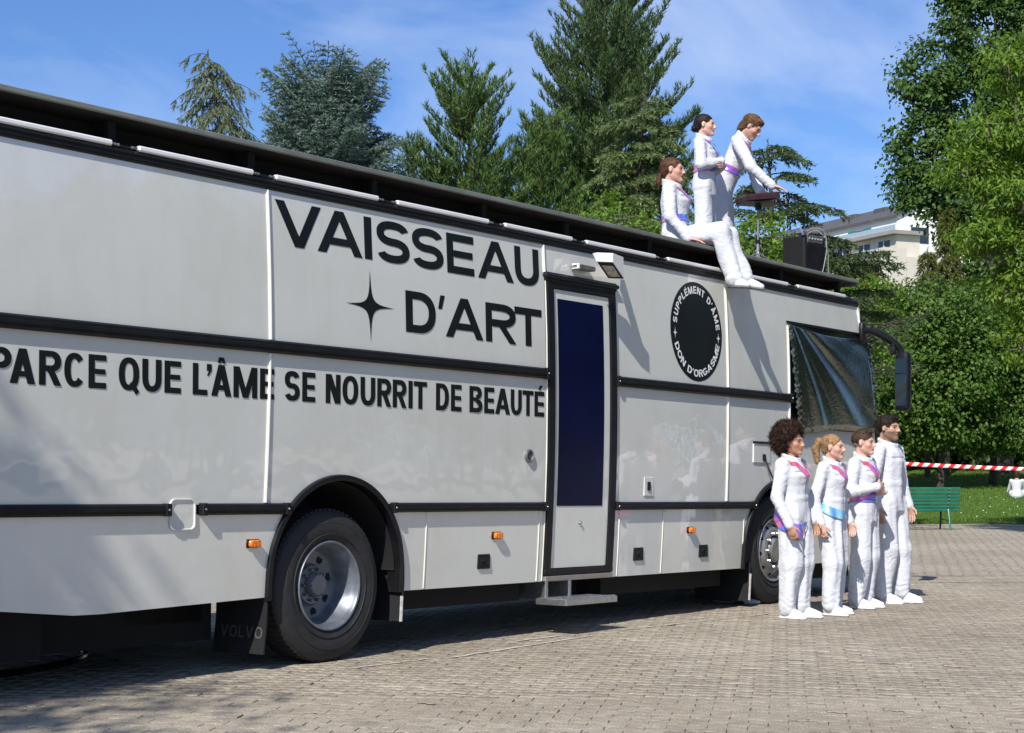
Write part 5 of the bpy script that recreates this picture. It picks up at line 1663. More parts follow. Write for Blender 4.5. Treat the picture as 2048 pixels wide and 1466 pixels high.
def build_foil():
    m, nt, N, L, b = new_mat('silver_rescue_foil')
    b.inputs['Base Color'].default_value = (.27, .30, .27, 1); b.inputs['Metallic'].default_value = 1.0; b.inputs['Roughness'].default_value = .24
    tc = N.new('ShaderNodeTexCoord'); n = N.new('ShaderNodeTexNoise'); n.inputs['Scale'].default_value = 26; n.inputs['Detail'].default_value = 6; n.inputs['Distortion'].default_value = 1.0
    L.new(tc.outputs['Object'], n.inputs['Vector'])
    bp = N.new('ShaderNodeBump'); bp.inputs['Strength'].default_value = .35; bp.inputs['Distance'].default_value = .012
    L.new(n.outputs['Fac'], bp.inputs['Height']); L.new(bp.outputs['Normal'], b.inputs['Normal'])
    na, nb = 110, 90
    TL, TR, BR, BL = np.array([6.43, 2.815]), np.array([8.23, 2.80]), np.array([8.40, 1.84]), np.array([6.60, 1.755])
    rs = np.random.default_rng(4)
    ph = rs.random(12)*6.28
    P = np.zeros((nb, na, 3))
    for j in range(nb):
        v = j/(nb-1)
        for i in range(na):
            u = i/(na-1)
            q = (TL*(1-u)+TR*u)*(1-v) + (BL*(1-u)+BR*u)*v
            q = q.copy()
            q[1] -= .05*math.sin(math.pi*u)*(1-v)**3 + .012*math.sin(9*u+1)*v
            # hanging folds that fan out from the upper left corner
            dx, dz = (q[0]-TL[0]), (TL[1]-q[1])
            ang = math.atan2(dx, dz+.15); rad = math.hypot(dx, dz)
            amp = min(1, rad*1.2)*.013
            y = amp*(math.sin(ang*17+ph[0])*.6 + math.sin(ang*31+ph[1]+2*v)*.35 + abs(math.sin(ang*9+ph[2]))*.9)
            y += .018*math.sin(2.2*u+ph[4])*math.sin(3.1*v+ph[5])
            e = min(u/.07, 1, (1-u)/.055, (1-v)/.05)          # crinkled taped margins
            if e < 1:
                y = y*e + (1-e)*(.010*math.sin(q[1]*95+ph[6]+3*math.sin(q[0]*60))+.008*math.sin(q[1]*57+q[0]*120+ph[7]))
            P[j, i] = (q[0], ys(q[1]) - .038 - y, q[1])
    f = MB(); f.grid(P)
    o = f.build('foil_sheet', m, smooth=50)
    o.matrix_world = BUSM
    md = o.modifiers.new('thickness', 'SOLIDIFY'); md.thickness = .002
    tag(o, 'crinkled silver foil sheet hung over the cab side window', 'foil')
    # cab window under it
    g = MB(); g.grid([[(l, ys(h)-.004, h) for h in np.linspace(1.80, 2.825, 6)] for l in np.linspace(6.50, 8.10, 4)]); w = g.build('cab_window', M_GLASS, coach, smooth=60)
    b = MB(); b.box(6.45, 8.13, ys(2.83)-.012, ys(2.83)+.02, 2.822, 2.848, 0, .005); b.build('window_seal', M_BLACK, w)

def build_amp():
    l, out = 7.64, -.46
    M = BUSM @ Matrix.Translation((l, -out, 3.403)) @ Matrix.Rotation(math.radians(-14), 4, 'Z')
    a = empty('amplifier', mat=M)
    tag(a, 'black box amplifier with cables on top standing on the roof deck', 'amplifier')
    b = MB(); b.box(-.17, .17, -.15, .15, .012, .43, 0, .012); b.build('cabinet', M_TOLEX, a)
    b = MB(); b.box(-.172, -.1695, -.03, -.026, .02, .45, 0, 0); b.build('side_seam', M_UNDER, a)
    g = MB(); g.box(-.15, .15, -.158, -.1505, .03, .34, 0, .004); g.build('grille', M_BLACK, a)
    p = MB(); p.box(-.12, .12, -.156, -.1505, .36, .44, 0, .003); p.build('control_panel', M_STEELD, a)
    for i in range(5):
        k = MB(); k.lathe([(0, -.022), (.010, -.021), (.012, 0)], 10, lambda r, q, t: (-.09+.045*i+r*math.cos(q), -.156+t, .40+r*math.sin(q))); k.build('knob', M_STEEL, a, fix=True)
    h = MB(); h.tube(spline([(-.09, .05, .46), (-.06, .05, .50), (.06, .05, .50), (.09, .05, .46)], 5), .010, 8); h.build('carry_handle', M_BLACK, a)
    for sx in (-1, 1):
        for sy in (-1, 1):
            f = MB(); f.lathe([(0, 0), (.018, 0), (.02, .014)], 8, lambda r, q, t: (sx*.14+r*math.cos(q), sy*.12+r*math.sin(q), t)); f.build('foot', M_BLACK, a, fix=True)
            c = MB(); c.box(sx*.172-.022, sx*.172+.022 if sx < 0 else sx*.172+.004, sy*.152-.022 if sy > 0 else sy*.152-.004, sy*.152+.004 if sy > 0 else sy*.152+.022, .425, .464, 0, .006)
            c.build('corner_guard', M_STEELD, a)
    # cables hanging from the top
    for pts, m_, lab in (([(-.02, .0, .475), (.06, -.06, .53), (.13, -.155, .50), (.145, -.185, .35), (.10, -.20, .18), (.02, -.22, .03), (-.10, -.22, .008)], M_CABLEW, 'pale cable looped down the front of the amplifier'),
                         ([(.08, .05, .47), (.14, -.02, .52), (.172, -.10, .47), (.178, -.17, .30), (.17, -.185, .12), (.175, -.19, .01)], M_CABLEW, 'second pale cable falling down the amplifier edge')):
        c = MB(); c.tube(spline(pts, 8), .0042, 6); o = c.build('audio_cable', m_, smooth=60); o.matrix_world = M; tag(o, lab, 'cable', 'cables on the amplifier')
    b = MB(); b.box(-.10, -.02, -.06, .04, .0, .045, 0, .010); b.tube([(-.08, -.03, .045), (-.08, -.03, .06)], .012, 8); b.tube([(-.04, -.03, .045), (-.04, -.03, .056)], .010, 8)
    o = b.build('effects_pedal', M_STEEL); o.matrix_world = M @ Matrix.Translation((0, 0, .461)); tag(o, 'small shiny box with knobs on top of the amplifier', 'pedal')

def build_instrument():
    M = BUSM @ Matrix.Translation((7.16, .74, 3.403)) @ Matrix.Rotation(math.radians(-38), 4, 'Z')
    s = empty('tripod_stand', mat=M)
    tag(s, 'metal tripod stand with dark tray on the roof deck', 'stand')
    t = MB(); t.tube([(0, 0, .04), (0, 0, .36)], .017, 12); t.build('lower_tube', M_CHROME, s)
    t = MB(); t.tube([(0, 0, .35), (0, 0, .72)], .012, 12); t.build('upper_tube', M_STEELD, s)
    t = MB(); t.tube([(0, 0, .335), (0, 0, .375)], .023, 12); t.build('collar', M_BLACK, s)
    t = MB(); t.tube([(0, 0, .685), (0, 0, .735)], .032, 12); t.build('tray_socket', M_BLACK, s)
    for k in range(3):
        a = 2*math.pi*k/3 + .25; c, q = math.cos(a), math.sin(a)
        g = MB(); g.tube(spline([(.015*c, .015*q, .24), (.15*c, .15*q, .17), (.245*c, .245*q, .12), (.262*c, .262*q, .07), (.262*c, .262*q, .004)], 5), .0095, 8); g.build('leg', M_CHROME, s)
        g = MB(); g.tube([(.012*c, .012*q, .10), (.225*c, .225*q, .135)], .006, 6); g.build('brace', M_CHROME, s)
    y = MB(); y.hull([(sx*.20, sy*.15, .745) for sx in (-1, 1) for sy in (-1, 1)] + [(sx*.06, sy*.06, .728) for sx in (-1, 1) for sy in (-1, 1)] + [(sx*.20, sy*.15, .752) for sx in (-1, 1) for sy in (-1, 1)])
    y.build('tray', M_BLACK, s)
    i = empty('sampler_pad', mat=M @ Matrix.Translation((0, 0, .7525)) @ Matrix.Rotation(math.radians(-7), 4, 'Y') @ Matrix.Translation((0, 0, .02)))
    tag(i, 'dark red-brown electronic instrument lying on the stand tray', 'instrument')
    b = MB(); b.hull([(sx*.19, sy*.14, z) for sx in (-1, 1) for sy in (-1, 1) for z in (.006, .05)] + [(sx*.175, sy*.125, z) for sx in (-1, 1) for sy in (-1, 1) for z in (0, .07)])
    b.build('case', mat('oxblood_case', (.035, .010, .010), .35, var=.3, vscale=12), i)
    for r in range(2):
        for c in range(4):
            p = MB(); p.box(-.14+.072*c, -.085+.072*c, -.09+.07*r, -.035+.07*r, .070, .076, 0, .003); p.build('pad', M_BLACK, i)
    for c in range(4):
        k = MB(); k.lathe([(.011, .07), (.010, .088), (0, .089)], 10, lambda r, q, t: (-.11+.07*c+r*math.cos(q), .085+r*math.sin(q), t)); k.build('knob', M_STEEL, i)
    c = MB(); c.tube(spline([(.18, -.05, .02), (.26, -.09, .0), (.27, -.09, -.05)], 5), .006, 6); o = c.build('audio_plug', M_CABLEW, i)

def build_bench():
    b = on_ground(1880, 1060)
    x1 = (1916-1024)/FPX*b[1]                    # right end of the slats
    B = empty('park_bench', (x1-.95, b[1], .0), math.radians(4))
    tag(B, 'green slatted park bench seen from behind at the edge of the lawn', 'bench')
    mg = mat('green_bench_paint', (.012, .135, .085), .38, var=.2, vscale=6, rvar=.1)
    md = mat('dark_bench_iron', (.008, .030, .024), .5, var=.2)
    # facing the lawn: +y is the front
    for k in range(6):
        z = .50 + .075*k; y = -.10 - .028*k + .012*(k > 4)
        s = MB(); s.box(-.95, .95, y-.012, y+.012, z-.031, z+.031, 0, .008); s.build('back_slat', mg, B)
    for k in range(5):
        s = MB(); y = -.03 + .088*k; s.box(-.95, .95, y-.038, y+.038, .425+.006*abs(k-2), .450+.006*abs(k-2), 0, .007); s.build('seat_slat', mg, B)
    s = MB(); s.box(-.95, .95, -.115, -.090, .395, .455, 0, .01); s.build('back_slat', mg, B)
    for x in (-.72, .72):
        f = MB()
        f.tube([(x, -.26, .0), (x, -.20, .25), (x, -.12, .44)], [.020, .022, .024], 8)
        o = f.build('rear_leg', mg if x < 0 else mg, B)
        f = MB(); f.tube([(x+.0, .42, .0), (x, .38, .22), (x, .36, .43)], [.020, .022, .024], 8); f.build('front_leg', md, B)
        f = MB(); f.tube([(x, -.215, .20), (x, .385, .22)], .012, 8); f.build('leg_brace', md, B)
        f = MB(); f.tube([(x, -.12, .415), (x, .36, .415)], .014, 8); f.build('seat_bearer', md, B)
        f = MB(); f.tube([(x, -.095, .44), (x, -.13, .62), (x, -.205, .90)], .013, 8); f.build('back_upright', md, B)
        for k in range(6):
            z = .50 + .075*k; y = -.10 - .028*k + .012*(k > 4)
            n = MB(); n.lathe([(0, -.012), (.012, -.010), (.014, 0)], 8, lambda r, q, t: (x+r*math.cos(q), y-.012+t, z+r*math.sin(q))); n.build('bolt', M_STEEL, B, fix=True)

def build_tape():
    m, nt, N, L, b = new_mat('red_white_barrier_tape')
    tc = N.new('ShaderNodeTexCoord'); sp = N.new('ShaderNodeSeparateXYZ'); L.new(tc.outputs['Object'], sp.inputs['Vector'])
    ad = N.new('ShaderNodeMath'); ad.operation = 'MULTIPLY_ADD'; ad.inputs[1].default_value = -1.0; L.new(sp.outputs['Z'], ad.inputs[0]); L.new(sp.outputs['X'], ad.inputs[2])
    md = N.new('ShaderNodeMath'); md.operation = 'PINGPONG'; md.inputs[1].default_value = .059; L.new(ad.outputs[0], md.inputs[0])
    gt = N.new('ShaderNodeMath'); gt.operation = 'GREATER_THAN'; gt.inputs[1].default_value = .0295; L.new(md.outputs[0], gt.inputs[0])
    mx = N.new('ShaderNodeMixRGB'); mx.inputs[1].default_value = (.80, .80, .79, 1); mx.inputs[2].default_value = (.70, .02, .02, 1); L.new(gt.outputs[0], mx.inputs[0])
    L.new(mx.outputs['Color'], b.inputs['Base Color']); b.inputs['Roughness'].default_value = .35
    a = bus_pt(8.40, .03, 1.49); z0 = a[2]
    x0, x1 = float(a[0]), 9.0
    Y0, Y1 = float(a[1]), 18.45
    P = []
    for j in range(2):
        row = []
        for i in range(60):
            u = i/59.
            x = x0+(x1-x0)*u; y = Y0+(Y1-Y0)*min(1, u*2.2)
            z = z0*(1-u) + 1.28*u - .05*math.sin(math.pi*u)
            tw = .16*math.sin(u*9)
            row.append((x, y + (j-.5)*.05*math.sin(tw), z + (j-.5)*.042*math.cos(tw)))
        P.append(row)
    t = MB(); t.grid(P); o = t.build('barrier_tape', m, smooth=180); md2 = o.modifiers.new('thickness', 'SOLIDIFY'); md2.thickness = .001
    tag(o, 'red and white striped barrier tape stretched from the coach front', 'tape')
    p = MB(); p.tube([(9.0, 18.45, 0), (9.0, 18.45, 1.4)], .03, 10); p.lathe([(.20, 0), (.19, .03), (.05, .05), (.03, .06)], 20, lambda r, q, t_: (9.0+r*math.cos(q), 18.45+r*math.sin(q), t_))
    o = p.build('barrier_post', M_BLACK, smooth=40); tag(o, 'black barrier post holding the striped tape', 'post')

def build_small():
    # hose loop in the shade under the coach
    R = 1.45; c = (-2.93-R, 11.55)
    h = MB(); h.tube([(c[0]+(R+.03*math.sin(3*a))*math.cos(a), c[1]+(R+.03*math.sin(3*a))*math.sin(a), .026) for a in np.linspace(-.2, 2*math.pi-.1, 70)], .024, 8)
    o = h.build('rubber_hose', mat('black_hose', (.010, .010, .011), .22, var=.2, spec=.6)); tag(o, 'black rubber hose coiled in one loop under the coach', 'hose')
    # plate and bottle by the front wheel
    p = on_ground(1455, 1205); b = MB()
    b.lathe([(0, .004), (.10, .004), (.115, .008), (.145, .020), (.147, .024), (.142, .024), (.11, .012), (0, .009)], 36, lambda r, q, t: (p[0]+r*math.cos(q), p[1]+r*math.sin(q), t))
    o = b.build('plate', mat('pale_plastic', (.50, .52, .52), .4), smooth=40, fix=True); tag(o, 'pale round plate lying on the ground by the front wheel', 'plate')
    p = on_ground(1487, 1209.5); d = np.array([.98, .2]); b = MB()
    prof = [(0, 0), (.028, .002), (.032, .01), (.032, .13), (.024, .155), (.012, .17), (.012, .185)]
    b.lathe(prof, 16, lambda r, q, t: (p[0]+d[0]*t-d[1]*r*math.cos(q), p[1]+d[1]*t+d[0]*r*math.cos(q), .033+r*math.sin(q)))
    o = b.build('bottle_body', mat('blue_white_bottle', (.35, .48, .66), .25, var=.4, vscale=14, coat=.5), smooth=40, fix=True)
    c = MB(); c.lathe([(.015, .183), (.015, .205), (0, .206)], 14, lambda r, q, t: (p[0]+d[0]*t-d[1]*r*math.cos(q), p[1]+d[1]*t+d[0]*r*math.cos(q), .033+r*math.sin(q)))
    e = empty('water_bottle', (0, 0, 0)); o.parent = e; k = c.build('bottle_cap', M_BLACK, e, smooth=40, fix=True)
    tag(e, 'small blue and white bottle lying by the front wheel', 'bottle')
    # cable from the hatch
    pts = [(5.98, -.012, 1.47), (6.0, -.05, 1.36), (6.12, -.06, 1.20), (6.26, -.02, 1.02), (6.42, .22, .9)]
    c = MB(); c.tube(spline(pts, 8), .0085, 8); o = c.build('power_cable', M_CABLEB, smooth=60); o.matrix_world = BUSM; tag(o, 'black cable hanging from the coach side hatch to the wheel arch', 'cable')
    # yellow leaf / scrap on the paving
    p = on_ground(1362, 1413); b = MB(); b.poly([(p[0]-.012, p[1], .004), (p[0], p[1]-.008, .006), (p[0]+.014, p[1], .004), (p[0], p[1]+.01, .007)])
    o = b.build('fallen_leaf', mat('yellow_leaf', (.55, .45, .05), .6)); tag(o, 'tiny yellow fallen leaf on the paving', 'leaf')

build_foil(); build_amp(); build_instrument(); build_bench(); build_tape(); build_small()
# ------------------------------------------------------------------ trees, building
M_BARK = mat('bark', (.055, .042, .032), .9, var=.35, vscale=8, bump=.6, bscale=30, bdist=.03, stretch=(1, 1, .25))
M_BARKG = mat('grey_bark', (.16, .14, .115), .9, var=.35, vscale=5, bump=.5, bscale=24, bdist=.02, stretch=(1, 1, .3))

Z_BUS = .115      # height per metre of distance hidden by the coach roof
def unit(a): return a/(np.linalg.norm(a, axis=-1, keepdims=True)+1e-9)

def leaves(name, P, N, axis, L, W, m, parent, rs, lobed=False):
    """folded rhombic leaves; P centres, N normals, axis directions"""
    n = len(P)
    N = unit(N); A = unit(axis - N*np.sum(axis*N, 1, keepdims=True)); S = np.cross(N, A)
    l = (L*(.65+.6*rs.random(n)))[:, None]; w = (W*(.65+.6*rs.random(n)))[:, None]
    base = P - A*l*.5; tip = P + A*l*.5 - N*l*.12
    le = P - S*w*.5 + N*w*.16 - A*l*.05; ri = P + S*w*.5 + N*w*.16 - A*l*.05
    V = np.stack([base, ri, tip, le], 1).reshape(-1, 3)
    i = (np.arange(n)*4)[:, None]
    F = np.concatenate([i + np.array([[0, 1, 2]]), i + np.array([[0, 2, 3]])], 1).reshape(-1, 3)
    return np_mesh(name, V, F, m, parent)

def needles(name, P, D, per, L, W, spread, m, parent, rs, along=0.0):
    """tufts of needles: triangles fanning out from each shoot"""
    n = len(P)
    D = unit(D)
    p = np.repeat(P, per, 0); d = np.repeat(D, per, 0)
    r = unit(rs.normal(size=(n*per, 3)))
    ax = unit(d + r*spread)
    p = p + d*(along*(rs.random((n*per, 1))-.5))
    s = unit(np.cross(ax, rs.normal(size=(n*per, 3))))
    l = L*(.7+.6*rs.random((n*per, 1)))
    V = np.stack([p - s*W*.5, p + s*W*.5, p + ax*l], 1).reshape(-1, 3)
    F = np.arange(3*n*per).reshape(-1, 3)
    return np_mesh(name, V, F, m, parent)

def trunk_mesh(pts_r, seg=9):
    b = MB(); b.tube([p for p, r in pts_r], [r for p, r in pts_r], seg); return b

def conifer(label, base, H, z0, prof, kind, mats, seed, dz=.42, nper=6, up0=.5, up1=.05, droop=.35, lean=(0, 0), lead=0.0, dens=1.0, name='conifer_tree', group='conifers behind the coach', azw=None):
    """prof(t): branch length at relative height t (0 = top, 1 = lowest branch)"""
    rs = np.random.default_rng(seed)
    base = np.array(base, float)
    T = empty(name, tuple(base)); tag(T, label, 'tree', group)
    def axis(z):
        t = z/H; return np.array([lean[0]*t*t, lean[1]*t*t, z])
    tr = trunk_mesh([(axis(z), max(.02, .022*H*.55*(1-z/H)**.8+.015)) for z in np.linspace(0, H*.985, 12)])
    tr.build('trunk', M_BARK, T)
    br = MB(); SP, SD = [], []
    z = z0
    while z < H-.12:
        t = (H-z)/(H-z0)
        Lb0 = prof(t)
        nb = max(3, int(round(nper*(.6+.4*t))))
        a0 = rs.random()*6.28
        for k in range(nb):
            az = a0 + 6.283*k/nb + rs.normal(0, .25)
            Lb = max(.12, Lb0*(.72+.42*rs.random()))
            if azw: Lb *= azw(az, z)
            up = up0*(1-t) + up1*t + rs.normal(0, .10)
            hd = np.array([math.cos(az), math.sin(az), 0]); sd = np.array([-hd[1], hd[0], 0])
            zz = z + rs.normal(0, dz*.25)
            n = 9; S = np.linspace(0, 1, n)
            wob = rs.normal(0, .03)*Lb
            if kind == 'pine': hgt = Lb*(up*S + .28*S**2.5)
            elif kind == 'cedar': hgt = Lb*(up*S - droop*S**2)
            else: hgt = Lb*(up*S - droop*S**2.2)
            pts = axis(zz)[None] + hd[None]*(Lb*S)[:, None] + sd[None]*(wob*np.sin(S*5))[:, None] + np.array([0, 0, 1.])[None]*hgt[:, None]
            br.tube(pts, [max(.006, .030*Lb/2.5*(1-.85*s)+.004) for s in S], 5, caps=False)
            # twigs
            step = .16/dens
            ns = max(3, int(Lb/step))
            for i in range(ns):
                s = .22 + .78*(i+rs.random())/ns
                if s > 1: continue
                j = s*(n-1); i0 = min(int(j), n-2); p = pts[i0]*(1-(j-i0)) + pts[i0+1]*(j-i0)
                tan = unit(pts[i0+1]-pts[i0])
                for sg in (-1, 1):
                    tl = (.30*Lb*(1.05-s)**.8 + .14)*(.6+.7*rs.random())
                    if kind == 'pine': d = unit(tan*.75 + sd*sg*(.65+.3*rs.random()) + np.array([0, 0, .30+.45*rs.random()]))
                    elif kind == 'cedar': d = unit(tan*.7 + sd*sg*(.7+.3*rs.random()) + np.array([0, 0, -.10-.28*rs.random()]))
                    else: d = unit(tan*.55 + sd*sg*(.5+.4*rs.random()) + np.array([0, 0, -.55-.5*rs.random()]))
                    m = max(1, int(tl/(.13 if kind == 'pine' else .085)))
                    for q in range(m):
                        f = (q+.6)/m
                        if kind == 'pine':
                            pp = p + d*tl*f; dd = unit(d*.6 + np.array([0, 0, .75]) + rs.normal(0, .15, 3))
                        else:
                            pp = p + d*tl*f + np.array([0, 0, -.25*tl*f*f]); dd = d + np.array([0, 0, -.2*f])
                        SP.append(pp); SD.append(dd)
            SP.append(pts[-1]); SD.append(unit(pts[-1]-pts[-2]))
        z += dz*(.75+.5*rs.random())*(.45+.55*t**.5)
    for q in np.linspace(H-.9, H, 10):
        SP.append(axis(q)); SD.append(np.array([rs.normal(0, .3), rs.normal(0, .3), 1.]))
    br.build('branches', M_BARK, T, smooth=60)
    SP, SD = np.array(SP), np.array(SD)
    keep = (SP[:, 2] > Z_BUS*base[1] - base[2] + .3) | (rs.random(len(SP)) < .22)     # boughs low behind the coach are thinner
    SP, SD = SP[keep], SD[keep]
    if kind == 'pine': needles('crown', SP, SD, 12, .170, .030, .66, mats, T, rs, .22)
    elif kind == 'cedar': needles('crown', SP, SD, 8, .100, .033, .80, mats, T, rs, .15)
    else: needles('crown', SP, SD, 10, .13, .026, .50, mats, T, rs, .16)
    return T

def broadleaf(label, base, lobes, m, seed, n_clump=420, per=34, L=.13, W=.10, cr=.34, name='leafy_tree', group=None, trunk_r=.16, bark=None, droop=.35, shell=.62, twig=True):
    """lobes: (centre relative to base, radii)"""
    rs = np.random.default_rng(seed)
    base = np.array(base, float); T = empty(name, tuple(base)); tag(T, label, 'tree', group)
    b = MB(); bark = bark or M_BARKG
    top = max(l[0][2] for l in lobes)
    cx = np.mean([l[0] for l in lobes], 0)
    fork = np.array([cx[0]*.35, cx[1]*.35, top*.42])
    b.tube([(0, 0, -.1), fork*.5 + np.array([.05, .03, 0]), fork], [trunk_r*1.25, trunk_r, trunk_r*.8], 10)
    b.build('trunk', bark, T, smooth=60)
    lm = MB()
    for c, r in lobes:
        c = np.array(c, float); mid = fork*.5 + c*.5 + rs.normal(0, .12, 3)
        lm.tube([fork*.9, mid, c, c + np.array([0, 0, r[2]*.6])], [trunk_r*.55, trunk_r*.38, trunk_r*.2, .015], 7, caps=False)
        for k in range(7):
            d = unit(rs.normal(size=3)); e = c + d*np.array(r)*.85
            lm.tube([mid*.3+c*.7, (c+e)/2 + rs.normal(0, .08, 3), e], [trunk_r*.16, trunk_r*.10, .008], 5, caps=False)
    lm.build('limbs', bark, T, smooth=60)
    vol = np.array([l[1][0]*l[1][1] + l[1][0]*l[1][2] + l[1][1]*l[1][2] for l in lobes]); vol = vol/vol.sum()
    PP, NN, AA = [], [], []
    for (c, r), v in zip(lobes, vol):
        nc = max(4, int(n_clump*v)); c = np.array(c, float); r = np.array(r, float)
        d = unit(rs.normal(size=(nc, 3)))
        rad = shell + (1.06-shell)*rs.random((nc, 1))**.7
        cc = c + d*r*rad
        for i in range(nc):
            k = int(per*(.5+rs.random()))
            off = np.clip(rs.normal(size=(k, 3)), -1.6, 1.6)*cr*np.array([1, 1, .55])*(.6+.7*rs.random())
            PP.append(cc[i]+off)
            out = unit(d[i]*.7 + np.array([0, 0, .55]))
            NN.append(unit(out + rs.normal(0, .55, (k, 3))))
            AA.append(unit(d[i]*.6 + np.array([0, 0, -droop]) + rs.normal(0, .6, (k, 3))))
    leaves('crown', np.concatenate(PP), np.concatenate(NN), np.concatenate(AA), L, W, m, T, rs)
    return T

G_PINE = leaf_mat('pine_needles', (.042, .094, .020), (.160, .245, .062), .28)
G_PINE2 = leaf_mat('dark_pine_needles', (.038, .080, .027), (.145, .215, .068), .28)
G_BLUE = leaf_mat('blue_cedar_needles', (.085, .140, .110), (.250, .330, .265), .25)
G_OLIVE = leaf_mat('olive_cedar_needles', (.070, .105, .055), (.215, .245, .125), .2)
G_CED = leaf_mat('green_cedar_needles', (.070, .120, .036), (.220, .285, .110), .25)
G_CED2 = leaf_mat('deep_cedar_needles', (.035, .070, .028), (.120, .165, .065), .22)
G_LIME = leaf_mat('bright_leaves', (.065, .145, .012), (.185, .29, .035), .42)
G_DARK = leaf_mat('dark_leaves', (.034, .084, .016), (.115, .195, .044), .38)
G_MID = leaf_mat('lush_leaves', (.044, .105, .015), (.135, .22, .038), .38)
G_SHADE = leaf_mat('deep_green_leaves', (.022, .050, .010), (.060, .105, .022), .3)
G_YEL = leaf_mat('yellow_green_fronds', (.075, .095, .018), (.17, .18, .045), .3)

def P_at(px, Y, z=None):
    x = (px-1024)/FPX*Y
    return (x, Y, lawn_z(x, Y) if z is None else z)
def Z_at(py, Y): return CAMH + (HORIZ-py)/FPX*Y

